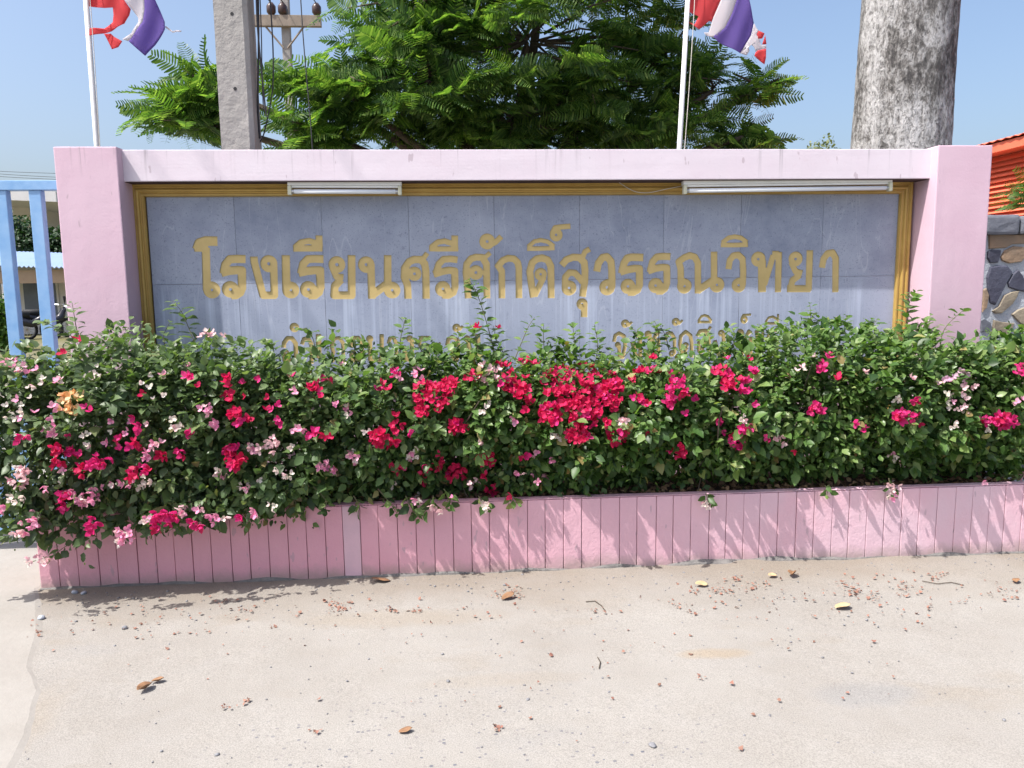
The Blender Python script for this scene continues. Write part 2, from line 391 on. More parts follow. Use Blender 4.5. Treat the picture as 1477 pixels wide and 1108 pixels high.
def scatter(T, F, R, P, S):
    """template verts (n,3), faces (k,3), frames (N,3,3), positions (N,3), scales (N,) -> big V, F"""
    V = np.einsum('nij,vj->nvi', R, T)*S[:, None, None] + P[:, None, :]
    n = len(T); Fb = F[None] + (np.arange(len(P))*n)[:, None, None]
    return V.reshape(-1, 3), Fb.reshape(-1, F.shape[1])

# ================================================================== GROUND
def ground():
    xs = np.concatenate([np.array([-400, -200, -100, -60, -40, -30, -24, -20, -17, -14, -12, -10, -8, -6.5, -5, -4.2]), np.arange(-3.6, 4.4, .05), np.array([4.8, 5.5, 6.5, 8, 10, 13, 17, 24, 40, 80, 200, 400])])
    ys = np.concatenate([np.array([-60, -20, -8, -3, -1, 0, .6, 1.2]), np.arange(1.6, 4.1, .04), np.array([4.3, 4.7, 5.2, 6, 7, 8, 10, 12, 14, 17, 20, 24, 30, 40, 60, 100, 200, 500])])
    X, Y = np.meshgrid(xs, ys); Z = np.zeros_like(X)
    for j in range(len(ys)):
        for i in range(len(xs)):
            x, y = X[j, i], Y[j, i]
            if -3.7 < x < 4.5 and 1.5 < y < 4.1:
                e = min(1, (x+3.7)/.4, (4.5-x)/.4, (y-1.5)/.3)
                z = .006*mnoise.noise((x*.9, y*1.1, 0)) + .0025*mnoise.noise((x*4, y*4, 3))
                mk = min(1, max(0, (x+2.2)/.12)); z += .022*math.exp(-((x-1.55)/.30)**2 - ((y-3.97)/.09)**2)       # soil swept against the planter
                z += mk*.012*math.exp(-((y-4.0)/.10)**2)*(.6+.6*mnoise.noise((x*2.3, 1, 5)))
                Z[j, i] = z*max(e, 0)
    n, m_ = X.shape
    V = np.stack([X.ravel(), Y.ravel(), Z.ravel()], 1)
    idx = np.arange(n*m_).reshape(n, m_)
    F = np.stack([idx[:-1, :-1].ravel(), idx[:-1, 1:].ravel(), idx[1:, 1:].ravel(), idx[1:, :-1].ravel()], 1)
    o = link_obj('ground', mesh_from(V, F, M['ground'], True)); tag(o, kind='structure')
    # the older drive slab on the left, its worn edge standing a little proud
    edge = [(-1.30, 1.2), (-1.42, 2.2), (-1.52, 2.62), (-1.64, 2.92), (-1.78, 3.12), (-1.88, 3.36), (-2.00, 3.62), (-2.12, 3.83), (-2.2, 3.98), (-2.2, 4.7), (-2.2, 9)]
    pts = []
    for k in range(len(edge)-1):
        for q in range(6):
            t = q/6; x = edge[k][0]*(1-t)+edge[k+1][0]*t; y = edge[k][1]*(1-t)+edge[k+1][1]*t
            pts.append((x + .012*mnoise.noise((x*4, y*4, 2)) + .008*mnoise.noise((x*17, y*17, 2)), y))
    pts.append(edge[-1])
    mb = MB(); V = []; Fc = []
    for (x, y) in pts:
        V += [(x, y, .0), (x-.03, y, .006), (x-.35, y, .010), (-9, y, .010)]
    for k in range(len(pts)-1):
        for q in range(3): Fc.append((k*4+q, k*4+q+1, (k+1)*4+q+1, (k+1)*4+q))
    mb.add(V, Fc); o = mb.build('drive_slab', M['drive']); tag(o, kind='structure')
ground()

# ================================================================== SIGN WALL
YS = 4.5                       # front of the pillars
XL0, XL1, XR0, XR1 = -2.199, -1.862, 2.840, 3.175
ZT = 2.318
YB = 4.568                     # front of the beam
def yp(x): return 4.718 + .0065*(x-.55)        # face of the stone panel, set slightly askew
sign = thing('sign_wall', 'pink school sign wall with pillars, beam and blue-grey stone panel lettered in gold', 'sign wall', (.49, 4.75, 0))
MB().box((XL0, YS, 0), (XL1, 4.90, ZT)).build('pillar', M['pink_pillar'], sign, .006, 2, jitter=.0012, cuts=6)
MB().box((XR0, YS, 0), (XR1, 4.90, ZT+.004)).build('pillar', M['pink_pillar'], sign, .006, 2, jitter=.0012, cuts=6)
MB().box((XL1-.01, YB, 2.139), (XR0+.01, 4.88, ZT-.006)).build('beam', M['pink_beam'], sign, .004, 2, jitter=.001, cuts=8)
MB().box((XL1+.001, YB+.012, 2.1355), (XR0-.001, 4.705, 2.1385)).build('soffit', mat('grimy_shaded_soffit', (.085, .045, .045), (.05, .03, .03), 6, .9, .2), sign)  # strip under the beam, coloured dark for both its grime and its shade
MB().box((XL1-.01, 4.762, 0), (XR0+.01, 4.878, 2.145)).build('back_wall', M['pink_pillar'], sign)

# ---- signed-distance lettering --------------------------------------------------
def sdf_strokes(X, Z, strokes):
    """strokes: list of ('s', pts(n,2), w) or ('r', centre, radius, w)"""
    D = np.full(X.shape, 9.0)
    for s in strokes:
        if s[0] == 'r':
            d = np.abs(np.hypot(X-s[1][0], Z-s[1][1]) - s[2]) - s[3]/2
            D = np.minimum(D, d)
        else:
            P = np.asarray(s[1]); hw = s[2]/2
            d = np.full(X.shape, 9.0)
            for a, b in zip(P[:-1], P[1:]):
                ab = b-a; L2 = ab@ab + 1e-12
                t = np.clip(((X-a[0])*ab[0] + (Z-a[1])*ab[1])/L2, 0, 1)
                d = np.minimum(d, np.hypot(X-a[0]-t*ab[0], Z-a[1]-t*ab[1]))
            d = d - hw
            for p, q in ((P[0], P[1]), (P[-1], P[-2])):      # square stroke ends
                u = p-q; u = u/np.linalg.norm(u); near = np.hypot(X-p[0], Z-p[1]) < hw*1.6
                cut = (X-p[0])*u[0] + (Z-p[1])*u[1]
                d = np.where(near & (cut > d), np.maximum(d, cut), d)
            D = np.minimum(D, d)
    return D

SEG = {1: [(3, 0)], 2: [(0, 1)], 3: [(3, 1)], 4: [(1, 2)], 5: [(3, 0), (1, 2)], 6: [(0, 2)], 7: [(3, 2)], 8: [(2, 3)], 9: [(2, 0)],
       10: [(0, 1), (2, 3)], 11: [(2, 1)], 12: [(1, 3)], 13: [(1, 0)], 14: [(0, 3)]}
def contours(D, x0, z0, h, tol):
    ins = D < 0; ny, nx = D.shape
    code = ins[:-1, :-1]*1 + ins[:-1, 1:]*2 + ins[1:, 1:]*4 + ins[1:, :-1]*8
    adj = {}
    for j, i in zip(*np.nonzero((code > 0) & (code < 15))):
        ek = ((j, i, 0), (j, i+1, 1), (j+1, i, 0), (j, i, 1))
        for a, b in SEG[int(code[j, i])]:
            adj.setdefault(ek[a], []).append(ek[b]); adj.setdefault(ek[b], []).append(ek[a])
    def pt(e):
        j, i, k = e
        a = D[j, i]; b = D[j, i+1] if k == 0 else D[j+1, i]
        t = a/(a-b) if a != b else .5
        return (x0 + (i + (t if k == 0 else 0))*h, z0 + (j + (t if k == 1 else 0))*h)
    out = []; seen = set()
    for st in adj:
        if st in seen: continue
        loop = [st]; seen.add(st); cur = st
        while True:
            nx_ = [n for n in adj[cur] if n not in seen]
            if not nx_: break
            cur = nx_[0]; seen.add(cur); loop.append(cur)
        if len(loop) < 8: continue
        P = np.array([pt(e) for e in loop])
        out.append(rdp_closed(P, tol))
    return out
def rdp(P, tol):
    keep = np.zeros(len(P), bool); keep[0] = keep[-1] = True; st = [(0, len(P)-1)]
    while st:
        a, b = st.pop()
        if b-a < 2: continue
        ab = P[b]-P[a]; L = np.hypot(*ab); q = P[a+1:b]-P[a]
        d = np.abs(ab[0]*q[:, 1]-ab[1]*q[:, 0])/L if L > 1e-9 else np.hypot(q[:, 0], q[:, 1])
        k = int(d.argmax())
        if d[k] > tol: keep[a+1+k] = True; st += [(a, a+1+k), (a+1+k, b)]
    return P[keep]
def rdp_closed(P, tol):
    k = len(P)//2; A = rdp(P[:k+1], tol); B = rdp(np.vstack([P[k:], P[:1]]), tol)
    return np.vstack([A[:-1], B[:-1]])

PANEL_ROT = Matrix.Rotation(math.atan(.0065), 4, 'Z') @ Matrix.Rotation(math.radians(90), 4, 'X')
def flat_curve(name, loops, depth, off, m, parent):
    """outline with holes filled and given thickness; its face lies `off` in front of the panel plane"""
    c = bpy.data.curves.new(name, 'CURVE'); c.dimensions = '2D'; c.fill_mode = 'BOTH'; c.extrude = depth/2
    for L in loops:
        sp = c.splines.new('POLY'); sp.points.add(len(L)-1); sp.use_cyclic_u = True
        for p, (x, z) in zip(sp.points, L): p.co = (x, z, 0, 1)
    c.materials.append(m)
    o = bpy.data.objects.new(name, c); COL.objects.link(o); o.parent = parent
    o.matrix_local = Matrix.Translation(Vector((0, yp(0)-off+depth/2, 0)) - parent.location) @ PANEL_ROT
    return o

def onpanel(px, py):
    d = ray(px, py); Y = 4.718
    for _ in range(3):
        p = CAM + d*(Y/d[1]); Y = yp(p[0])
    return p
PXM = .00432                    # metres per photograph pixel on the panel
S1 = 1477/150.0
def crop(ox, oy, strokes, s=S1):
    out = []
    for k in strokes:
        if k[0] == 'r':
            p = onpanel(ox+k[1][0]/s, oy+k[1][1]/s); out.append(('r', (p[0], p[2]), k[2]/s*PXM, k[3]/s*PXM*1.02))
        else:
            pts = [onpanel(ox+a/s, oy+b/s) for a, b in k[1]]
            out.append(('s', [np.array((p[0], p[2])) for p in pts], k[2]/s*PXM*1.02))
    return out
def s(w, *p): return ('s', p, w)
def r(cx, cy, rad, w): return ('r', (cx, cy), rad, w)
LET = [
 crop(270, 330, [s(125, (135, 300), (170, 205), (260, 175), (430, 178)), s(85, (95, 280), (300, 280)), s(108, (262, 270), (278, 880)), r(348, 870, 66, 96)]),
 crop(270, 330, [s(108, (515, 640), (540, 510), (600, 435), (700, 428), (830, 432)), s(112, (478, 628), (600, 596), (700, 588), (775, 592), (778, 840), (750, 905), (690, 942), (620, 945)), r(612, 862, 66, 92)]),
 crop(270, 330, [s(100, (945, 395), (950, 470), (1075, 945), (1238, 945), (1225, 490)), r(1158, 497, 68, 92)]),
 crop(400, 330, [s(110, (118, 375), (128, 870)), r(190, 870, 66, 96)]),
 crop(400, 330, [s(105, (335, 640), (365, 500), (430, 432), (520, 427), (655, 432)), s(110, (298, 628), (430, 600), (520, 590), (606, 592), (612, 820), (590, 900), (530, 945), (440, 945)), r(440, 862, 66, 92)]),
 crop(400, 330, [s(85, (222, 280), (300, 280), (640, 278)), s(80, (250, 265), (330, 195), (450, 172), (580, 215)), s(92, (590, 95), (590, 320))]),
 crop(400, 330, [r(845, 510, 68, 90), s(85, (775, 540), (835, 680), (940, 690)), s(105, (905, 720), (815, 815), (805, 945), (1056, 945), (1053, 375))]),
 crop(400, 330, [r(1262, 510, 66, 90), s(102, (1328, 500), (1342, 995)), s(110, (1335, 950), (1550, 790), (1600, 790)), s(102, (1566, 375), (1568, 830)), r(1630, 872, 66, 94)]),
 crop(540, 330, [s(100, (478, 995), (470, 800), (425, 690), (430, 560), (490, 470), (560, 437), (660, 438), (715, 500), (730, 600), (735, 995)), s(70, (690, 430), (750, 345)), r(568, 640, 58, 78)]),
 crop(540, 330, [s(92, (870, 640), (915, 500), (980, 435), (1080, 428), (1182, 442)), s(98, (838, 650), (960, 608), (1060, 588), (1140, 600), (1145, 830), (1120, 905), (1050, 945), (960, 942)), r(972, 855, 62, 88)]),
 crop(540, 330, [s(70, (775, 285), (900, 288), (1192, 286)), s(75, (800, 268), (900, 190), (1000, 175), (1120, 215)), s(92, (1140, 95), (1140, 322))]),
 crop(660, 320, [s(94, (152, 1088), (140, 900), (118, 720), (130, 600), (190, 525), (260, 502), (350, 505), (410, 600), (418, 1088)), s(65, (385, 510), (465, 440)), r(260, 720, 60, 80)]),
 crop(660, 320, [r(420, 280, 64, 88), s(75, (470, 325), (540, 290), (622, 208))]),
 crop(660, 320, [s(92, (630, 1088), (628, 700), (578, 625), (640, 550), (720, 517), (800, 525), (855, 580), (870, 660), (872, 1085)) ]),
 crop(660, 320, [s(98, (1078, 1075), (1045, 870), (1025, 700), (1060, 580), (1120, 530), (1200, 512), (1280, 542), (1325, 630), (1330, 1085)), r(1180, 745, 52, 70), s(85, (1225, 780), (1095, 1050))]),
 crop(660, 320, [s(62, (985, 382), (1180, 380), (1380, 372)), s(60, (1000, 355), (1090, 280), (1180, 260), (1280, 282), (1370, 350))]),
 crop(660, 320, [r(1400, 185, 54, 74), s(72, (1340, 170), (1385, 85), (1480, 72), (1605, 62))]),
 crop(800, 350, [r(205, 645, 62, 86), s(90, (145, 640), (150, 490), (210, 425), (285, 430), (350, 500), (400, 560)), s(98, (100, 325), (165, 245), (260, 207), (350, 212), (420, 280), (432, 400), (428, 560), (395, 770)), s(75, (395, 220), (430, 130), (500, 90))]),
 crop(800, 350, [r(390, 872, 48, 64), s(94, (421, 870), (418, 1060))]),
 crop(800, 350, [s(102, (598, 412), (622, 290), (680, 212), (745, 202), (800, 265), (812, 400), (815, 620), (790, 690)), r(745, 637, 65, 90)]),
 crop(800, 350, [s(106, (950, 440), (985, 290), (1030, 222), (1100, 207), (1262, 212)), s(104, (930, 418), (1050, 382), (1140, 367), (1205, 372), (1206, 600), (1180, 670), (1120, 705), (1040, 702)), r(1042, 622, 62, 88)]),
 crop(930, 330, [s(98, (75, 620), (110, 470), (170, 402), (250, 392), (367, 397)), s(98, (45, 602), (160, 562), (250, 547), (315, 552), (316, 770), (290, 850), (240, 887), (160, 887)), r(155, 807, 62, 88)]),
 crop(930, 330, [s(95, (515, 820), (510, 560), (482, 470), (560, 410), (640, 380), (710, 402), (755, 480), (756, 920)), r(563, 815, 62, 88), s(105, (745, 885), (920, 765), (990, 730)), s(95, (985, 325), (985, 760)), r(1027, 797, 62, 92)]),
 crop(930, 330, [s(92, (1190, 575), (1207, 450), (1260, 382), (1330, 372), (1390, 430), (1400, 600), (1395, 800)), r(1335, 802, 60, 86)]),
 crop(930, 330, [s(66, (1078, 230), (1275, 232), (1470, 226)), s(65, (1098, 200), (1190, 130), (1280, 112), (1370, 130), (1455, 195))]),
 crop(1070, 330, [r(235, 432, 62, 88), s(118, (288, 450), (288, 903)), s(88, (320, 800), (450, 375)), s(112, (430, 372), (530, 372)), s(95, (528, 330), (514, 903))]),
 crop(1070, 330, [r(765, 430, 62, 86), s(85, (700, 470), (765, 610), (862, 632)), s(95, (825, 655), (720, 735), (692, 850)), s(100, (640, 852), (985, 852)), s(98, (968, 305), (950, 880))]),
 crop(1070, 330, [s(98, (1140, 555), (1162, 430), (1220, 352), (1290, 340), (1335, 420), (1330, 903))]),
]
# second line: unit glyphs in a box (0..100, 0..100), top to bottom
G = dict(
 o=[s(24, (12, 45), (15, 28), (35, 12), (62, 12), (85, 30), (88, 88), (20, 88), (16, 66)), r(28, 62, 10, 14)],
 aa=[s(24, (12, 34), (28, 14), (60, 12), (84, 30), (86, 100))],
 e=[s(60, (34, 0), (36, 84)), r(55, 84, 13, 22)],
 pho=[s(20, (8, 88), (26, 60), (14, 40), (30, 15), (62, 12), (86, 30), (88, 100)), r(18, 86, 9, 14)],
 bo=[s(22, (22, 14), (22, 88), (86, 88), (86, 0)), r(20, 16, 10, 16)],
 ngo=[s(26, (10, 40), (38, 88), (80, 88), (78, 14)), r(60, 16, 12, 18)],
 ro=[s(20, (12, 38), (25, 13), (92, 13)), s(20, (8, 45), (45, 38), (80, 40), (80, 84), (40, 88)), r(36, 78, 12, 16)],
 jo=[s(22, (12, 40), (20, 18), (45, 10), (78, 20), (86, 50), (70, 92), (48, 92), (46, 48)), r(36, 50, 10, 14)],
 no=[s(24, (28, 14), (28, 98)), r(18, 16, 10, 16), s(20, (28, 90), (76, 78)), s(24, (82, 0), (82, 80)), r(84, 84, 10, 16)],
 ho=[s(24, (30, 14), (30, 100)), r(20, 16, 11, 18), s(22, (30, 62), (72, 12), (86, 20)), s(24, (82, 30), (82, 100))],
 wo=[s(22, (12, 38), (28, 14), (60, 12), (84, 30), (84, 84)), r(66, 82, 12, 18)],
 do=[s(22, (30, 96), (12, 55), (18, 26), (48, 11), (78, 24), (86, 50), (86, 100)), r(48, 58, 11, 15), s(18, (58, 66), (32, 92))],
 so=[s(22, (10, 34), (30, 16), (64, 14), (86, 36), (86, 100)), s(18, (76, 18), (98, 0)), r(34, 82, 12, 18), s(20, (22, 82), (22, 56), (50, 46), (84, 70))],
 sara=[s(26, (5, 84), (95, 84)), s(26, (10, 76), (30, 30), (50, 20), (70, 30), (92, 76))],
 ii=[s(24, (5, 85), (95, 85)), s(24, (10, 76), (30, 34), (55, 24), (85, 50)), s(20, (88, 0), (88, 90))],
 dot=[r(50, 50, 28, 40)],
 han=[r(40, 55, 24, 34), s(28, (64, 76), (98, 40))],
 kar=[r(38, 62, 24, 32), s(26, (14, 56), (30, 22), (98, 16))],
 u=[r(40, 24, 18, 24), s(28, (58, 24), (58, 100))],
 a=[s(18, (10, 34), (80, 20)), r(24, 28, 12, 16), s(18, (10, 84), (80, 70)), r(24, 78, 12, 16)],
)
def glyph(g, x0, y0, x1, y1):
    out = []; fx, fy = (x1-x0)/100, (y1-y0)/100; f = min(fx, fy*.62)
    f = (fx*fy)**.5*.85 if g not in ('e',) else fx
    for k in G[g]:
        if k[0] == 'r':
            p = onpanel(x0+k[1][0]*fx, y0+k[1][1]*fy); out.append(('r', (p[0], p[2]), k[2]*f*PXM, k[3]*f*PXM))
        else:
            pts = [onpanel(x0+a*fx, y0+b*fy) for a, b in k[1]]
            out.append(('s', [np.array((p[0], p[2])) for p in pts], k[2]*f*PXM))
    return out
for g, x0, x1, t in (('o', 406, 430, 483), ('aa', 433, 452, 483), ('e', 455, 468, 482), ('pho', 475, 498, 482.5), ('o', 503, 525, 482.5), ('bo', 528, 554, 482),
                     ('aa', 558, 574, 482), ('ngo', 580, 598, 482), ('ro', 602, 622, 481.5), ('a', 626, 638, 486), ('jo', 642, 665, 482), ('no', 669, 694, 482),
                     ('jo', 883, 905, 476.5), ('ngo', 910, 927, 476), ('ho', 930, 954, 475.5), ('wo', 957, 976, 475.5), ('do', 978, 1001, 474),
                     ('so', 1003, 1026, 471), ('ngo', 1029, 1048, 474), ('ho', 1063, 1087, 473), ('bo', 1079+10, 1102, 472.5), ('ro', 1105, 1125, 472)):
    LET.append(glyph(g, x0, t, x1, t+42))
for g, x0, x1, t, b_ in (('dot', 417.5, 431.5, 463, 482), ('han', 652, 668, 463, 481), ('han', 895, 912, 457, 475), ('han', 968, 985, 455, 472), ('sara', 1005, 1028, 452, 467),
                         ('kar', 1067, 1084, 451, 468), ('ii', 1102, 1125, 453, 469), ('u', 1092, 1101, 518, 536)):
    LET.append(glyph(g, x0, t, x1, b_))

H = .0018
GX0, GZ0 = -1.84, .96
gx = np.arange(GX0, 2.82, H); gz = np.arange(GZ0, 2.13, H)
LD = np.full((len(gz), len(gx)), 9.0, dtype=np.float64)
for st in LET:
    P = np.vstack([np.atleast_2d(k[1]) for k in st]); mrg = .05
    for k in st:
        if k[0] == 'r': mrg = max(mrg, k[2]+k[3])
    i0 = max(0, int((P[:, 0].min()-mrg-GX0)/H)); i1 = min(len(gx), int((P[:, 0].max()+mrg-GX0)/H)+2)
    j0 = max(0, int((P[:, 1].min()-mrg-GZ0)/H)); j1 = min(len(gz), int((P[:, 1].max()+mrg-GZ0)/H)+2)
    if j1-j0 < 4: continue
    X, Z = np.meshgrid(gx[i0:i1], gz[j0:j1])
    D = sdf_strokes(X, Z, st); LD[j0:j1, i0:i1] = np.minimum(LD[j0:j1, i0:i1], D)
    D2 = D - .0012; D2[0] = D2[-1] = 1; D2[:, 0] = D2[:, -1] = 1
    L = contours(D2, gx[i0], gz[j0], H, .0005)
    if L: flat_curve('letter', L, .004, -.0055, M['gold'], sign)

# ---- stone slabs with the letters cut into them ----------------------------------
ZJ = onpanel(700, 405)[2]
jx = [-1.80] + [onpanel(px, 345)[0] for px in (340, 465, 590, 713, 836, 957, 1068, 1186)] + [2.76]
zr = [(ZJ, 2.085), (.985, ZJ)]
XX, ZZ = np.meshgrid(gx, gz)
for ri, (z0, z1) in enumerate(zr):
    for k in range(len(jx)-1):
        x0, x1 = jx[k], jx[k+1]; g = .0008
        i0 = max(0, int((x0-GX0)/H)-3); i1 = min(len(gx), int((x1-GX0)/H)+4)
        j0 = max(0, int((z0-GZ0)/H)-3); j1 = min(len(gz), int((z1-GZ0)/H)+4)
        X = XX[j0:j1, i0:i1]; Z = ZZ[j0:j1, i0:i1]
        rect = np.maximum(np.abs(X-(x0+x1)/2)-(x1-x0)/2+g, np.abs(Z-(z0+z1)/2)-(z1-z0)/2+g)
        D = np.maximum(rect, -LD[j0:j1, i0:i1]); D[0] = D[-1] = 1; D[:, 0] = D[:, -1] = 1
        o = flat_curve('stone_slab', contours(D, gx[i0], gz[j0], H, .0005), .02, random.uniform(-.0004, .0006), M['slab'], sign)

# ---- gold moulded frame -----------------------------------------------------------
def frame_profile_strip(a, b, inward):
    """stepped moulding from a to b (x,z); inward is the unit vector toward the panel"""
    mb = MB(); prof = [(-.074, .0), (-.074, .030), (-.066, .036), (-.058, .036), (-.052, .026), (-.047, .024), (-.043, .033), (-.034, .037), (-.026, .034), (-.022, .024), (-.017, .022), (-.012, .028), (-.003, .028), (.002, .018), (.002, .0)]
    V = []
    for (x, z), dirn in ((a, 1), (b, -1)):
        al = Vector((b[0]-a[0], b[1]-a[1])).normalized()
        for u, h in prof:
            # mitred ends
            x2 = x + inward[0]*u + al.x*dirn*u*MIT[0 if dirn == 1 else 1]; z2 = z + inward[1]*u + al.y*dirn*u*MIT[0 if dirn == 1 else 1]
            V.append((x2, yp(x2)-h+.004, z2))
    n = len(prof)
    mb.add(V, [(k, k+1, n+k+1, n+k) for k in range(n-1)] + [tuple(range(n-1, -1, -1)), tuple(range(n, 2*n))])
    return mb
MIT = (1, 1)
fx0, fx1, fz1 = onpanel(210, 300)[0], onpanel(1296, 300)[0], onpanel(700, 282)[2]
frame_profile_strip((fx0, fz1), (fx1, fz1), (0, -1)).build('frame', M['gold_frame'], sign)
MIT = (0, 1); frame_profile_strip((fx0, .55), (fx0, fz1), (1, 0)).build('frame', M['gold_frame'], sign)
MIT = (1, 0); frame_profile_strip((fx1, fz1), (fx1, .55), (-1, 0)).build('frame', M['gold_frame'], sign)

# ---- two bare fluorescent fittings under the beam ---------------------------------
def fitting(px0, px1, pyt0, pyt1, label):
    A = at(px0, pyt0, 4.60); B = at(px1, pyt1, 4.60)
    t = thing('fluorescent_lamp', label, 'lamp', (float(A[0]+B[0])/2, 4.63, float(A[2])), 'fluorescent lamps under the beam')
    a = Vector(A); b = Vector(B); d = (b-a).normalized(); L = (b-a).length; up = Vector((-d.z, 0, d.x)); R3 = Vector((0, 1, 0))
    def bx(x0, x1, y0, y1, z0, z1):
        V = [a + d*x + R3*y + up*z for z in (z0, z1) for y in (y0, y1) for x in (x0, x1)]
        return MB().add(V, [(0, 1, 3, 2), (4, 6, 7, 5), (0, 4, 5, 1), (2, 3, 7, 6), (0, 2, 6, 4), (1, 5, 7, 3)])
    bx(0, L, .0, .05, -.028, .004).build('housing', M['lamp_white'], t, .004)
    bx(.006, L-.006, .008, .042, -.040, -.0285).build('tray', M['lamp_white'], t, .003)
    for x0, x1 in ((0, .022), (L-.022, L)):
        bx(x0, x1, -.004, .03, -.082, -.0285).build('lamp_holder', M['lamp_end'], t, .004)
    p0 = a + d*.0225 + R3*.012 - up*.062; p1 = a + d*(L-.0225) + R3*.012 - up*.062
    tb = MB().tube([p0 + d*.014, p1 - d*.014], .013, 16).build('tube', M['tube'], t, smooth=True)
    for p, q in ((p0, p0 + d*.0138), (p1 - d*.0138, p1)):
        MB().tube([p, q], .0128, 16).build('tube_cap', M['chrome'], tb)
    return t
fitting(414, 579, 260, 260.5, 'short bare fluorescent lamp under the left half of the pink beam')
fitting(986, 1288, 259.5, 255.5, 'long bare fluorescent lamp under the right half of the pink beam')
def cable(name, pts, rad, m, label, cat, group=None, n=6):
    P = [Vector(p) for p in pts]; Q = []
    for i in range(len(P)-1):
        p0, p1, p2, p3 = P[max(i-1, 0)], P[i], P[i+1], P[min(i+2, len(P)-1)]
        for k in range(6):
            t = k/6
            Q.append(.5*((2*p1) + (p2-p0)*t + (2*p0-5*p1+4*p2-p3)*t*t + (3*p1-p0-3*p2+p3)*t**3))
    Q.append(P[-1]); o0 = P[0].copy()
    o = MB().tube(Q, rad, n).build(name, m, None, smooth=True, origin=tuple(o0))
    return tag(o, label, cat, group)
cable('lamp_cable', [at(986, 268, 4.675), at(965, 272, 4.675), at(935, 278, 4.675), at(915, 276, 4.675), at(897, 266, 4.675), at(888, 259, 4.66)], .0022, M['wire'],
      'thin white cable drooping from the long lamp across the gold frame', 'cable')
cable('lamp_cable', [at(579, 264, 4.675), at(600, 262, 4.675), at(618, 260, 4.66)], .0022, M['wire'],
      'short white cable leaving the right end of the short lamp', 'cable')

# ================================================================== PLANTER
YPL = 3.975; PX0, PX1 = -2.196, 3.19; PZ = .402
pl = thing('planter', 'long low pink planter wall with vertical grooves in front of the sign', 'planter', (.5, 4.2, 0))
MB().box((PX0+.008, YPL+.018, 0), (PX1-.008, YPL+.06, PZ-.004)).build('core_wall', M['pink_planter'], pl)
MB().box((PX0, YPL+.02, 0), (PX0+.09, 4.498, PZ-.03)).build('end_wall', M['pink_planter'], pl, .006)
MB().box((PX0+.004, YPL+.002, PZ-.0035), (PX1, YPL+.055, PZ+.001)).build('coping', M['pink_planter'], pl, .003, 1, jitter=.002, cuts=5)
gxs = [PX0]
x = PX0
while x < PX1-.05:
    x += .0985 + random.uniform(-.008, .008); gxs.append(min(x, PX1))
var = []
for k in range(6):
    bm_ = MB().box((-.5, 0, 0), (.5, .0178, 1.0))
    var.append(bm_.mesh(M['pink_planter'], name='panel'))
patch_mesh = MB().box((-.5, 0, 0), (.5, .0178, 1.0)).mesh(M['patch'], name='patched_panel')
def panel_mesh(i):
    """board-like strip of render: bevelled edges, slightly hand-made outline"""
    mb = MB(); wv = .0985; g = .0014
    mb.box((-wv/2+g, 0, .0), (wv/2-g, .0178, PZ-.0045))
    return mb.mesh(M['pink_planter'] if i >= 0 else M['patch'], .0035, 2, name='panel', jitter=.0013, cuts=3)
pv = [panel_mesh(i) for i in range(6)]; pp = panel_mesh(-1)
for k in range(len(gxs)-1):
    a, b = gxs[k], gxs[k+1]
    if b-a < .05: continue
    isp = abs((a+b)/2 - at(517, 790, YPL)[0]) < .05
    o = link_obj('panel', pp if isp else pv[random.randrange(6)], pl, ((a+b)/2, YPL + random.uniform(0, .0022), -.002))
    o.scale = ((b-a)/.0985, 1, 1); o.rotation_euler = (0, random.uniform(-.004, .004), random.uniform(-.006, .006))
    if isp: o['label'] = 'paler repainted strip of the planter wall'
# crumbling cement skirt at the foot
mb = MB(); V = []; n_ = 150
for i in range(n_+1):
    x = PX0 + (PX1-PX0)*i/n_; q = .012 + .022*mnoise.noise((x*5, 3, 1)) + .014*mnoise.noise((x*17, 8, 1)) + .05*math.exp(-((x-1.5)/.3)**2); q = max(q, .004)
    hz = max(.006, .014+.02*mnoise.noise((x*4.3, 1, 9)) + (.02*math.exp(-((x-1.5)/.35)**2)))
    V += [(x, YPL-q, -.01), (x, YPL-q*.55, hz*.6), (x, YPL+.001, hz)]
mb.add(V, [(i*3+k, i*3+k+1, (i+1)*3+k+1, (i+1)*3+k) for i in range(n_) for k in range(2)])
mb.build('skirt', mat('grimy_cement', (.20, .19, .18), (.11, .105, .10), 22, .95, .8, 40, .01), pl)
# soil
xs = np.linspace(PX0+.092, PX1-.01, 90); ys = np.linspace(YPL+.0605, 4.498, 12)
X, Y = np.meshgrid(xs, ys); Zs = np.array([[0.376+.012*mnoise.noise((a*4, b*4, 0)) for a in xs] for b in ys])
idx = np.arange(X.size).reshape(X.shape)
o = link_obj('planter_soil', mesh_from(np.stack([X.ravel(), Y.ravel(), Zs.ravel()], 1), np.stack([idx[:-1, :-1].ravel(), idx[:-1, 1:].ravel(), idx[1:, 1:].ravel(), idx[1:, :-1].ravel()], 1), M['soil'], True))
tag(o, kind='structure')
n = 1500; PLt = np.stack([rng.uniform(PX0+.1, PX1-.02, n), YPL+.06+rng.beta(1, 2.2, n)*.3, .388+rng.uniform(0, .022, n)], 1)
LITTER = PLt

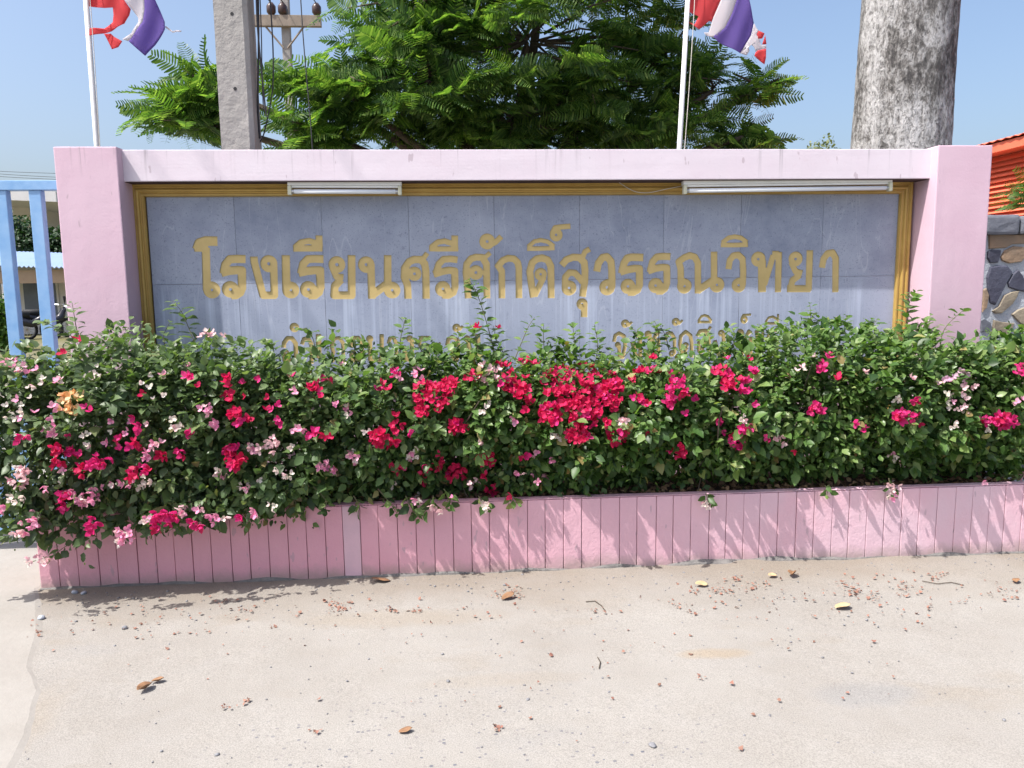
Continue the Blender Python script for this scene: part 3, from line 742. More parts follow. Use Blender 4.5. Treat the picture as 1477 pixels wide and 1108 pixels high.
# ================================================================== BOUGAINVILLEA HEDGE
LT = np.array([(0, 0, 0), (.14, .17, .03), (.14, -.17, .03), (.38, .33, .07), (.38, -.33, .07), (.40, 0, -.01), (.72, .22, .03), (.72, -.22, .03), (.74, 0, -.05), (1.0, 0, -.14)])
LF = np.array([(0, 5, 1), (1, 5, 3), (0, 2, 5), (2, 4, 5), (3, 5, 8), (3, 8, 6), (4, 8, 5), (4, 7, 8), (6, 8, 9), (8, 7, 9)])
TOPOFF = 17
MIDOFF = lambda a: 12*min(1, max(0, (a-330)/70), 1)*min(1, max(0, (1180-a)/80))
TOP = [(-80, 512), (0, 515), (60, 492), (110, 482), (200, 488), (300, 493), (400, 492), (450, 500), (560, 500), (620, 497), (690, 488), (745, 500), (850, 506), (905, 503), (980, 490), (1060, 492), (1150, 482), (1210, 484), (1310, 470), (1400, 482), (1477, 484), (1540, 488)]
tx = np.array([at(a, b+TOPOFF+MIDOFF(a), 4.2)[0] for a, b in TOP]); tz = np.array([at(a, b+TOPOFF+MIDOFF(a), 4.2)[2] for a, b in TOP])
PROF = np.array([(4.26, .40), (4.20, .47), (4.11, .55), (4.01, .66), (3.95, .80), (3.935, .95), (3.97, 1.07), (4.06, 1.16), (4.20, 1.212), (4.36, 1.20)])
def hedge_point(x, t):
    """point and outward normal on the clipped hedge; t runs from the planter edge up and over"""
    k = t*(len(PROF)-1); i = np.clip(k.astype(int), 0, len(PROF)-2); f = (k-i)[:, None]
    p = PROF[i]*(1-f) + PROF[i+1]*f; d = PROF[i+1]-PROF[i]; d = d/np.linalg.norm(d, axis=1, keepdims=True)
    top = np.interp(x, tx, tz); z = .40 + (p[:, 1]-.40)*(top-.40)/(1.215-.40)
    y = p[:, 0].copy()
    leftb = np.clip((-.15-x)/1.7, 0, 1)**.8; y -= leftb*(.16 + .30*(1-np.clip((p[:, 1]-.40)/.36, 0, 1))); z -= leftb*.07*(1-np.clip((p[:, 1]-.40)/.3, 0, 1))                      # bulging left end
    nrm = np.stack([np.zeros_like(x), -d[:, 1], d[:, 0]], 1)
    lx = np.clip((-2.15-x)/.3, 0, 1); nrm[:, 0] -= lx*1.2
    return np.stack([x, y, z], 1), nrm/np.linalg.norm(nrm, axis=1, keepdims=True)
n = len(LITTER); V, F = scatter(LT*np.array([1, 1.1, 1.6]), LF, rot_from(rng.normal(0, 1, (n, 3))*np.array([1, 1, .3]), np.array([0, 0, 1.]) + rng.normal(0, .45, (n, 3))), LITTER, rng.uniform(.02, .045, n))
o = link_obj('leaf_litter', mesh_from(V, F, M['litter'])); tag(o, 'brown dead leaves lying on the soil inside the planter', kind='stuff')
hedge = thing('bougainvillea_hedge', 'long green bougainvillea hedge in the pink planter with crimson, pink and white flowers', 'hedge', (.5, 4.2, .36))

def make_leaves(P, n, d, size):
    R = rot_from(d, n); return R, P, size
S = 4700; k_ = 11
sx = rng.uniform(-2.42, 3.30, S); st_ = rng.beta(1.15, 1.1, S)
keepL = ~((sx < -2.2) & (rng.random(S) < .35)); sx = sx[keepL]; st_ = st_[keepL]; S = len(sx)
sp_, sn = hedge_point(sx, st_)
def hlump(a, b, c):
    return .115*mnoise.noise((a*2.6, b*3.1, c*3.1)) + .13*mnoise.noise((a*8.5, b*8.5, c*8.5+3)) + .05*mnoise.noise((a*17, b*17, c*17))
lump = np.array([hlump(*p) for p in sp_])
depth = rng.exponential(.04, S) - .015 - lump
sp_ = sp_ - sn*depth[:, None]
sd = sn*.8 + np.array([0, 0, .35]) + rng.normal(0, .55, (S, 3)); sd /= np.linalg.norm(sd, axis=1, keepdims=True)
low = st_ < .2; sd[low, 2] -= .7; sd /= np.linalg.norm(sd, axis=1, keepdims=True)
topm = (st_ > .58) & (rng.random(S) < .6)
sd[topm] = sd[topm]*.6 + np.array([0, -.1, .8]) + rng.normal(0, .18, (int(topm.sum()), 3)); sd /= np.linalg.norm(sd, axis=1, keepdims=True)
step = rng.uniform(.012, .022, (S, 1)); step[topm] *= 1.25
young = np.repeat((rng.random(S) < np.clip((st_-.25)*1.1, .04, .62)), k_)
tt = (np.arange(k_)[None] - k_*.62)*step
P = sp_[:, None, :] + sd[:, None, :]*tt[:, :, None]
P[..., 2] -= (np.maximum(tt, 0)**2)*1.2
nn = np.repeat(sn[:, None, :], k_, 1)
side = rng.normal(0, 1, (S, k_, 3)); side -= (side*sd[:, None, :]).sum(2, keepdims=True)*sd[:, None, :]
ld = side*.75 + sd[:, None, :]*.55 + np.array([0, 0, -.25]) + nn*.25
ln = nn*.55 + np.array([-.12, -.1, .72]) + rng.normal(0, .42, (S, k_, 3))
P = P.reshape(-1, 3) + .012*side.reshape(-1, 3); ld = ld.reshape(-1, 3); ln = ln.reshape(-1, 3)
sz = rng.gamma(5.5, .0076, len(P)).clip(.014, .08)
ok = ~((P[:, 1] > 4.0) & (P[:, 2] < .40)) & ~((P[:, 1] > 3.955) & (P[:, 2] < .42))
ok &= ~((P[:, 2] < .395) & (rng.random(len(P)) < np.where(P[:, 0] < -.6, .25, .75)))
ok &= ~((P[:, 2] < .60) & (P[:, 0] > -.5) & (rng.random(len(P)) < .25))
# thin out a few dark hollows
hol = np.array([mnoise.noise((a*1.7+9, b, c*2.6)) for a, b, c in P[::k_]]); hol = np.repeat(hol, k_)[:len(P)] if len(hol)*k_ >= len(P) else np.zeros(len(P))
P, ld, ln, sz, young = P[ok], ld[ok], ln[ok], sz[ok], young[ok]; sz = np.where(young, sz*.85, sz)
R = rot_from(ld, ln)
# the three hundred largest, outermost leaves are separate parts, the rest one mass
ni = 15000
xi = rng.uniform(-2.3, 3.3, ni); zi = .40 + rng.random(ni)*(np.interp(xi, tx, tz)-.48)
Pi = np.stack([xi, rng.uniform(4.08, 4.46, ni), zi], 1)
P = np.vstack([P, Pi]); ld = np.vstack([ld, rng.normal(0, 1, (ni, 3))]); ln = np.vstack([ln, rng.normal(0, .7, (ni, 3))+np.array([0, -.3, .5])])
young = np.concatenate([young, np.zeros(ni, bool)]); sz = np.concatenate([sz, rng.uniform(.035, .06, ni)]); R = rot_from(ld, ln)
score = sz - .35*(P[:, 1]-3.85) + rng.normal(0, .002, len(P))
inframe = (P[:, 0] > -2.35) & (P[:, 0] < 3.05)
order = np.argsort(-(score - (~inframe)*10)); big = order[:240]; rest = order[240:]
for nm_, sel, mm in (('foliage', rest[~young[rest]], M['leaf']), ('young_foliage', rest[young[rest]], M['leaf_young'])):
    V, F = scatter(LT, LF, R[sel], P[sel], sz[sel])
    o = link_obj(nm_, mesh_from(V, F, mm), hedge); o['kind'] = 'stuff'
leaf_mesh = mesh_from(LT, LF, M['leaf'], name='leaf'); leaf_mesh2 = mesh_from(LT, LF, M['leaf_young'], name='leaf')
for i in big:
    o = bpy.data.objects.new('leaf', leaf_mesh2 if young[i] else leaf_mesh); COL.objects.link(o); o.parent = hedge
    mw = Matrix([list(R[i][q]*sz[i]) + [P[i][q]-hedge.location[q]] for q in range(3)] + [[0, 0, 0, 1]])
    o.matrix_local = mw
# woody inside: main stems and a tangle of twigs
mb = MB()
for i in range(26):
    bx_ = -2.0 + 5.1*i/25 + random.uniform(-.08, .08); p = Vector((bx_, 4.27+random.uniform(-.06, .06), .35)); pts = [p.copy()]
    d = Vector((random.uniform(-.4, .4), random.uniform(-.35, .15), 1)).normalized()
    for q in range(6):
        p = p + d*.13; d = (d + Vector((random.gauss(0, .25), random.gauss(-.03, .2), .05))).normalized(); pts.append(p.copy())
    mb.tube(pts, [.011*(1-.12*q) for q in range(7)], 5)
    for q in range(6):
        a = pts[random.randint(1, 5)]; e = a + Vector((random.gauss(0, .18), random.uniform(-.18, .05), random.gauss(-.02, .16))); m2 = (a+e)/2 + Vector((0, 0, random.uniform(-.03, .06)))
        mb.tube([a, m2, e], [.0045, .0035, .002], 4)
mb.build('stems', M['twig'], hedge)

# ---- upright and trailing shoots ---------------------------------------------------
def shoot(points, nleaf, size, leafm, flowers=()):
    P_ = [Vector(p) for p in points]; Q = []
    for i in range(len(P_)-1):
        p0, p1, p2, p3 = P_[max(i-1, 0)], P_[i], P_[i+1], P_[min(i+2, len(P_)-1)]
        for k in range(5):
            t = k/5; Q.append(.5*((2*p1) + (p2-p0)*t + (2*p0-5*p1+4*p2-p3)*t*t + (3*p1-p0-3*p2+p3)*t**3))
    Q.append(P_[-1])
    so_ = MB().tube(Q, [.0032*(1-.65*i/len(Q)) for i in range(len(Q))], 5).build('shoot', M['stem_green'], hedge)
    n = nleaf; f = np.linspace(.12, 1, n); ii = (f*(len(Q)-1)).astype(int)
    P2 = np.array([Q[i] for i in ii]); tg = np.array([(Q[min(i+1, len(Q)-1)]-Q[max(i-1, 0)]).normalized() for i in ii])
    ang = np.arange(n)*2.4 + rng.uniform(0, 6); out = np.stack([np.cos(ang), np.sin(ang), np.zeros(n)], 1)
    d = out*.9 + tg*.45 + np.array([0, 0, -.15]) + rng.normal(0, .15, (n, 3)); nr = tg*.8 + np.array([-.1, -.35, .6]) + rng.normal(0, .25, (n, 3))
    s_ = size*np.where(f > .85, .55, 1.0)*rng.uniform(.75, 1.2, n)
    V, F = scatter(LT, LF, rot_from(d, nr), P2 + out*.008, s_)
    o = bpy.data.objects.new('shoot_leaves', mesh_from(V, F, leafm)); COL.objects.link(o); o.parent = so_   # rides on its stem
    o.location = (0, 0, 0)
def px_shoot(pxs, Y0, Y1, nleaf, size=.045, leafm=None):
    nleaf = int(nleaf*1.5); size *= 1.35; n = len(pxs); shoot([at(a, b, Y0+(Y1-Y0)*i/(n-1)) for i, (a, b) in enumerate(pxs)], nleaf, size, leafm or M['leaf_young'])
UP = [([(125, 510), (112, 480), (107, 455), (104, 437)], 4.1, 4.12, 12, .04), ([(125, 500), (95, 480), (72, 468), (60, 462)], 4.1, 4.05, 12, .045),
      ([(285, 505), (273, 475), (262, 450), (249, 434)], 4.45, 4.52, 15, .055), ([(240, 505), (236, 485), (245, 465)], 4.4, 4.42, 8, .05), ([(205, 500), (203, 480), (206, 465)], 4.35, 4.35, 8, .04),
      ([(455, 510), (452, 490), (443, 476), (432, 474)], 4.3, 4.35, 9, .045), ([(578, 510), (578, 488), (582, 470), (585, 460)], 4.3, 4.3, 11, .042),
      ([(715, 515), (706, 480), (694, 440), (684, 415), (676, 404)], 4.32, 4.38, 26, .048), ([(690, 510), (686, 485), (678, 468)], 4.25, 4.3, 12, .055), ([(728, 512), (716, 490), (712, 470)], 4.3, 4.35, 10, .05), ([(664, 512), (660, 492), (664, 480)], 4.28, 4.28, 9, .045),
      ([(742, 520), (752, 495), (762, 472), (771, 458)], 4.3, 4.35, 10, .04), ([(786, 515), (784, 490), (784, 468)], 4.3, 4.3, 11, .042), ([(832, 518), (828, 490), (826, 466)], 4.3, 4.3, 13, .045), ([(860, 518), (862, 495), (857, 468)], 4.3, 4.32, 12, .042), ([(806, 520), (808, 500), (803, 485)], 4.3, 4.3, 9, .04),
      ([(900, 515), (915, 495), (918, 480), (908, 472)], 4.3, 4.35, 9, .042), ([(948, 505), (950, 480), (944, 463)], 4.35, 4.4, 13, .05), ([(965, 505), (960, 485), (952, 470)], 4.35, 4.4, 9, .045),
      ([(1010, 505), (1015, 488), (1022, 478)], 4.28, 4.28, 8, .04), ([(1057, 502), (1060, 485), (1056, 473)], 4.28, 4.28, 10, .042), ([(1098, 500), (1102, 480), (1096, 468)], 4.3, 4.3, 11, .042), ([(1130, 500), (1136, 482), (1132, 470)], 4.3, 4.3, 9, .042),
      ([(1172, 500), (1170, 470), (1168, 438)], 4.3, 4.32, 18, .045), ([(1195, 498), (1200, 475), (1190, 458)], 4.28, 4.3, 10, .04), ([(1222, 500), (1218, 470), (1222, 455)], 4.3, 4.32, 12, .042), ([(1260, 498), (1258, 475), (1265, 460)], 4.28, 4.3, 10, .042),
      ([(1312, 500), (1308, 465), (1312, 435), (1320, 420)], 4.3, 4.34, 24, .05), ([(1325, 500), (1330, 475), (1342, 455)], 4.3, 4.3, 12, .045), ([(1356, 500), (1362, 475), (1384, 452), (1396, 446)], 4.3, 4.36, 13, .042), ([(1298, 500), (1294, 482), (1300, 468)], 4.28, 4.28, 10, .05), ([(1432, 502), (1428, 485), (1432, 475)], 4.28, 4.28, 9, .042),
      ([(160, 505), (170, 490), (180, 480)], 4.25, 4.25, 8, .042), ([(330, 508), (338, 494), (345, 488)], 4.25, 4.25, 8, .042), ([(395, 508), (392, 495), (382, 490)], 4.25, 4.25, 8, .042), ([(510, 512), (512, 496), (506, 488)], 4.25, 4.25, 8, .042), ([(610, 510), (604, 495), (612, 487)], 4.25, 4.25, 8, .042)]
for a in UP: px_shoot(*a)
DOWN = [([(410, 700), (425, 722), (430, 742)], 3.9, 3.88, 9, .042), ([(452, 702), (470, 722), (468, 738)], 3.9, 3.88, 8, .042), ([(330, 715), (318, 738), (300, 752)], 3.86, 3.84, 10, .045), ([(370, 715), (380, 735), (372, 748)], 3.88, 3.86, 9, .042),
        ([(545, 705), (562, 725), (572, 740)], 3.93, 3.92, 9, .042), ([(640, 705), (650, 722), (642, 734)], 3.93, 3.92, 8, .04), ([(250, 730), (258, 752), (244, 766)], 3.84, 3.82, 9, .042), ([(215, 738), (222, 760), (212, 772)], 3.82, 3.8, 9, .042), ([(735, 712), (740, 722), (748, 728)], 3.94, 3.93, 6, .04), ([(1190, 700), (1194, 708), (1192, 716)], 3.95, 3.94, 5, .042), ([(165, 735), (140, 755), (118, 775), (92, 790), (76, 802), (55, 808)], 3.80, 3.78, 14, .045), ([(60, 720), (40, 745), (20, 760)], 3.93, 3.9, 10, .045), ([(170, 745), (175, 765), (180, 780)], 3.93, 3.92, 7, .035),
        ([(585, 715), (595, 735), (606, 748)], 3.93, 3.93, 10, .045), ([(625, 715), (620, 730), (604, 745)], 3.93, 3.92, 9, .045), ([(510, 715), (518, 730), (512, 738)], 3.94, 3.94, 6, .042), ([(1018, 712), (1022, 722), (1026, 730)], 3.94, 3.93, 6, .035),
        ([(1282, 690), (1285, 705), (1288, 715)], 3.93, 3.92, 6, .04), ([(690, 715), (697, 726), (703, 733)], 3.93, 3.93, 6, .04), ([(30, 560), (8, 590), (-5, 620)], 3.9, 3.9, 10, .05), ([(45, 620), (20, 640), (5, 665)], 3.9, 3.88, 10, .05), ([(60, 660), (35, 685), (10, 700)], 3.9, 3.88, 10, .05), ([(90, 730), (60, 745), (40, 745)], 3.9, 3.9, 8, .045)]
for a in DOWN: px_shoot(*a, leafm=M['leaf'])

# ---- blossoms: each one three papery bracts round a small pale flower ----------------
def blossom_mesh(m, seed):
    rr = np.random.default_rng(seed); Vs = []; Fs = []; o = 0
    BT = np.array([(0, 0, 0), (.28, .30, .10), (.28, -.30, .10), (.60, .36, .12), (.60, -.36, .12), (.62, 0, .02), (.88, .16, .12), (.88, -.16, .12), (1.02, 0, .20), (.3, 0, .02)])
    BF = np.array([(0, 9, 1), (1, 9, 3), (0, 2, 9), (2, 4, 9), (3, 9, 5), (4, 5, 9), (3, 5, 6), (4, 7, 5), (6, 5, 8), (5, 7, 8)])
    for k in range(3):
        a = k*2.094 + rr.normal(0, .2); el = rr.uniform(.35, .8)
        d = np.array([math.cos(a)*math.cos(el), math.sin(a)*math.cos(el), math.sin(el)]); n = np.array([-math.cos(a)*math.sin(el), -math.sin(a)*math.sin(el), math.cos(el)])
        Rm = rot_from(d[None], n[None])[0]; T = BT.copy(); T[:, 2] += rr.normal(0, .03, len(T))
        Vs.append(T @ Rm.T * rr.uniform(.85, 1.1)); Fs.append(BF + o); o += len(BT)
    me = mesh_from(np.vstack(Vs), np.vstack(Fs), m, name='blossom')
    return me, np.vstack(Vs), np.vstack(Fs)
BV = {c: [blossom_mesh(M[c], 10*i+j) for j in range(3)] for i, c in enumerate(('red', 'mag', 'pink', 'pale', 'white', 'orange', 'lilac'))}
r_, m_, p_, w_, l_, o_, q_ = 'red', 'mag', 'pink', 'pale', 'white', 'orange', 'lilac'
FL = [(16,525,10,8,6,p_),(34,535,8,8,4,p_),(104,581,18,17,17,o_),(85,553,4,4,2,p_),(115,491,3,3,1,r_),(93,507,5,4,2,r_),(274,524,6,6,3,p_),(274,544,7,5,4,m_),(284,559,3,3,1,r_),(208,566,3,3,1,r_),
 (199,617,9,8,4,m_),(199,640,8,6,4,r_),(175,634,9,5,3,r_),(262,652,8,8,5,m_),(236,654,7,6,4,r_),(226,642,9,6,5,p_),(214,658,9,6,5,p_),(210,674,9,7,5,m_),(190,682,7,9,6,r_),(206,696,16,10,10,l_),(181,698,5,5,2,p_),
 (83,650,10,6,5,r_),(107,654,10,8,6,m_),(139,668,11,12,11,m_),(119,678,8,8,6,r_),(81,670,9,7,5,r_),(91,680,5,4,2,p_),(30,674,13,10,8,w_),(28,694,16,10,11,w_),(113,712,12,9,8,p_),(135,716,8,9,6,p_),(95,714,7,5,4,m_),(97,728,10,7,6,m_),(118,726,11,8,7,p_),
 (24,718,14,8,7,l_),(44,750,16,15,17,p_),(30,769,9,10,8,w_),(6,734,8,8,5,p_),(131,757,9,12,6,m_),(180,772,15,10,12,p_),(172,785,6,6,3,l_),(224,744,8,9,8,m_),(248,744,10,12,11,m_),(228,762,10,5,5,m_),(213,750,8,9,5,l_),(266,735,7,8,5,w_),(284,730,10,8,8,w_),(290,756,9,6,5,m_),(308,747,8,8,5,p_),(276,752,5,6,3,m_),
 (347,746,4,4,2,m_),(366,739,10,6,5,p_),(393,730,8,8,3,l_),(328,748,8,4,2,w_),(334,660,16,14,14,r_),(340,644,10,6,5,m_),(320,684,10,7,5,w_),(340,595,8,12,7,r_),(352,608,13,9,9,r_),(298,594,8,11,6,p_),(306,612,8,6,5,p_),(274,628,8,5,3,m_),(330,552,7,8,5,r_),(332,573,9,7,4,r_),(355,571,3,3,1,r_),
 (366,646,10,7,5,w_),(391,642,11,12,8,w_),(424,642,7,6,3,l_),(429,619,9,6,5,p_),(401,607,6,6,2,m_),(391,593,6,5,2,r_),(451,628,7,10,6,m_),(473,629,6,6,3,r_),(453,559,9,7,5,r_),(472,551,6,6,3,r_),(462,570,5,4,2,r_),(477,674,10,12,9,p_),(457,668,7,7,3,p_),(357,699,12,8,5,l_),(370,696,5,5,2,l_),(409,680,16,9,7,l_),(254,609,13,9,7,l_),(312,486,14,5,5,w_),(296,484,6,5,3,w_),(494,529,6,6,2,p_),
 (75,628,7,8,5,p_),(32,630,9,6,3,m_),(123,625,6,5,2,p_),(126,645,4,5,2,w_),(52,807,18,9,8,w_),(110,491,3,3,1,r_),(157,637,5,4,2,p_),(425,564,4,4,2,p_),(482,584,5,4,2,p_),
 (552,561,9,8,6,m_),(570,539,7,8,5,m_),(574,546,6,5,3,p_),(607,539,9,11,6,p_),(623,571,29,22,38,r_),(611,593,13,8,9,r_),(647,555,11,12,10,r_),(702,539,18,15,18,w_),(680,545,12,6,5,r_),(742,557,20,20,26,r_),(756,523,8,5,4,r_),(726,527,9,6,4,r_),(758,588,6,5,3,r_),(767,576,6,5,3,r_),(774,527,6,5,3,r_),
 (838,558,56,30,92,r_),(842,597,26,24,32,r_),(794,597,16,14,20,r_),(834,627,16,10,13,r_),(883,571,13,20,20,r_),(877,612,6,7,4,r_),(891,630,15,11,11,r_),(808,540,20,9,10,r_),(806,629,13,10,8,l_),(895,607,9,6,6,w_),(941,535,14,6,7,r_),(921,535,9,6,5,r_),(913,550,6,4,3,r_),(973,551,15,16,18,m_),(966,579,8,10,10,m_),(921,577,10,8,6,m_),(933,582,5,6,3,r_),(988,566,8,6,5,r_),(944,518,8,4,3,r_),
 (548,630,12,12,13,r_),(573,611,8,14,9,r_),(566,640,9,5,5,r_),(588,626,5,5,2,m_),(663,616,14,8,11,r_),(647,614,6,5,3,r_),(634,583,5,5,2,r_),(596,655,11,12,7,l_),(699,588,9,9,4,l_),(693,643,14,8,6,w_),(700,660,12,12,15,r_),(708,650,5,4,2,r_),(512,656,9,12,8,p_),(504,595,5,11,5,p_),(530,626,7,6,3,l_),(623,672,14,7,6,r_),(571,672,12,6,6,r_),(611,688,5,9,5,r_),(659,681,12,12,11,r_),(700,689,4,4,2,r_),(683,694,10,8,5,w_),
 (710,708,7,10,8,r_),(740,710,5,6,3,r_),(778,689,13,8,8,p_),(750,681,9,5,4,p_),(756,659,6,5,3,m_),(605,718,8,8,6,l_),(627,735,10,9,6,w_),(700,732,10,9,6,l_),(649,717,5,5,2,p_),(977,650,12,10,8,r_),(929,630,6,4,2,r_),(570,700,4,5,2,l_),(636,660,5,5,3,r_),(740,605,5,4,2,p_),(768,653,5,4,2,p_),(800,664,6,3,2,p_),(690,470,4,4,2,r_),(717,474,4,3,1,r_),
 (1040,535,12,8,9,r_),(1049,552,8,13,11,r_),(1073,557,10,13,13,m_),(1087,534,7,7,4,m_),(1077,518,6,5,3,r_),(1052,518,4,3,1,r_),(1087,582,6,4,2,m_),(1065,634,13,12,14,m_),(1075,618,10,6,5,m_),(1036,608,5,5,2,m_),(1121,636,9,9,7,w_),(1109,630,5,5,2,m_),(1069,604,8,5,3,l_),(1186,533,7,10,6,m_),(1210,543,5,5,2,r_),(1198,516,6,3,2,m_),(1180,589,16,8,12,m_),(1155,533,9,5,3,w_),(1168,516,6,5,2,w_),(1148,652,3,3,1,r_),
 (1230,609,5,4,2,m_),(1244,618,5,4,2,m_),(1304,599,16,9,14,m_),(1294,581,7,7,4,l_),(1319,575,8,6,3,r_),(1325,610,5,4,2,r_),(1367,549,7,8,5,q_),(1386,541,12,6,7,q_),(1390,554,6,6,3,p_),(1369,579,9,12,8,l_),(1391,593,13,8,7,w_),(1391,571,6,6,2,w_),(1405,556,6,5,2,w_),(1448,607,17,12,20,m_),(1423,605,10,7,6,m_),(1423,617,8,5,3,l_),(1468,535,9,7,5,m_),(1467,579,8,6,3,w_),(1377,613,8,6,4,l_),
 (1286,700,12,9,7,w_),(1284,713,9,9,5,l_),(1286,662,9,10,4,l_),(1420,692,9,4,3,l_),(1022,728,8,6,4,l_),(1476,688,10,8,5,p_),(1316,545,4,4,2,w_),(1245,537,5,4,2,w_),(1353,552,4,4,2,w_),
 (150,545,30,25,7,l_),(60,555,30,25,7,l_),(230,560,30,25,6,l_),(20,590,18,30,6,l_),(180,610,40,20,5,p_),(60,600,40,20,6,p_),(150,640,60,60,8,m_),(120,700,60,30,8,p_),(1000,600,60,40,4,m_),(380,560,50,30,4,m_)]
# front skin of the hedge, to hang blossoms on
tgrid = np.linspace(0, .95, 80)
BL = []
for cx, cy, rx, ry, n, c in FL:
    for k in range(int(n*(1.5 if c == 'red' and n > 9 else 1.15)+.5)):
        a = rng.uniform(0, 6.283); q = math.sqrt(rng.random()); px, py = cx + rx*q*math.cos(a), cy + ry*q*math.sin(a)
        d = ray(px, py); best = None
        Y = 3.93
        for _ in range(3):
            p = CAM + d*(Y/d[1]); hp, hn = hedge_point(np.full(80, p[0]), tgrid); j = int(np.abs(hp[:, 2]-p[2]).argmin())
            Y = hp[j, 1] if p[2] > .44 else 3.93 - .30*min(1, max(0, (-.15-p[0])/1.7))**.8
        lum = hlump(*hp[j])
        Y += -.055 - max(lum, -.01) + rng.uniform(-.035, .01)
        if p[2] < .44: Y = 3.93 - .30*min(1, max(0, (-.15-p[0])/1.7))**.8 - rng.uniform(.02, .07)
        p = CAM + d*(Y/d[1]); nrm = hn[j] + np.array([-.15, -.25, .35]) + rng.normal(0, .5, 3)
        cc = c
        if c in ('pink', 'pale', 'white') and rng.random() < .25: cc = ('pink', 'pale', 'white')[rng.integers(3)]
        if c in ('red', 'mag') and rng.random() < .12: cc = 'mag' if c == 'red' else 'red'
        BL.append((p, nrm, rng.uniform(.023, .036)*(.78 if cc in ('pale', 'white', 'lilac') else .88 if cc == 'pink' else 1.0), cc))
bp = np.array([b[0] for b in BL]); bs = np.array([b[2] for b in BL])
order = np.argsort(-(bs - .02*(bp[:, 1]-3.9)))
sepn = set(order[:296].tolist()); restV = {}
for i, (p, nrm, s_, c) in enumerate(BL):
    nz = nrm/np.linalg.norm(nrm); d = np.cross(nz, rng.normal(0, 1, 3)); Rm = rot_from(d[None], nz[None])[0]
    me, Vt, Ft = BV[c][i % 3]
    if i in sepn:
        o = bpy.data.objects.new('blossom', me); COL.objects.link(o); o.parent = hedge
        o.matrix_local = Matrix([list(Rm[q]*s_) + [p[q]-hedge.location[q]] for q in range(3)] + [[0, 0, 0, 1]])
    else: restV.setdefault(c, []).append((Vt @ Rm.T * s_ + p, Ft))
for c, L in restV.items():
    off = np.cumsum([0] + [len(v) for v, f in L[:-1]])
    o = link_obj('blossoms', mesh_from(np.vstack([v for v, f in L]), np.vstack([f+q for (v, f), q in zip(L, off)]), M[c]), hedge); o['kind'] = 'stuff'

# ================================================================== FEATHERY TREE BEHIND
def frond_mesh(seed, m):
    rr = np.random.default_rng(seed); V = []; F = []
    dp, sw = rr.uniform(.35, .75), rr.uniform(-.22, .22)
    def zc(x): return -dp*x*x
    def yc(x): return sw*x*x
    npair = 16
    for k in range(5):                                       # rachis
        x = k/4; V += [(x, yc(x)-.008*(1.2-x), zc(x)), (x, yc(x)+.008*(1.2-x), zc(x))]
    F += [(2*k, 2*k+2, 2*k+3) for k in range(4)] + [(2*k, 2*k+3, 2*k+1) for k in range(4)]
    for i in range(npair):
        x = .16 + .80*i/(npair-1); L = .26*math.sin(math.pi*(.25+.66*(i/(npair-1))))**.8 + .03
        for sgn in (1, -1):
            a = math.radians(76-20*i/npair) + rr.normal(0, .06); dx, dy = math.cos(a), math.sin(a)*sgn; wd = .044
            o = len(V); dr = rr.uniform(.15, .4)
            for f, ww in ((0, .45), (.25, 1), (.8, .95), (1, .5)):
                cx, cy, cz = x + dx*L*f, yc(x) + dy*L*f, zc(x) - dr*L*f*f + .02*f
                px_, py_ = -dy, dx
                V += [(cx+px_*wd*ww*.5, cy+py_*wd*ww*.5, cz-.006), (cx-px_*wd*ww*.5, cy-py_*wd*ww*.5, cz-.006)]
            for q in range(3):
                b = o+2*q; F += [(b, b+2, b+3), (b, b+3, b+1)]
    return np.array(V), np.array(F), mesh_from(np.array(V), np.array(F), m, name='frond')
FR = [frond_mesh(i, M['tree_leaf']) for i in range(7)]

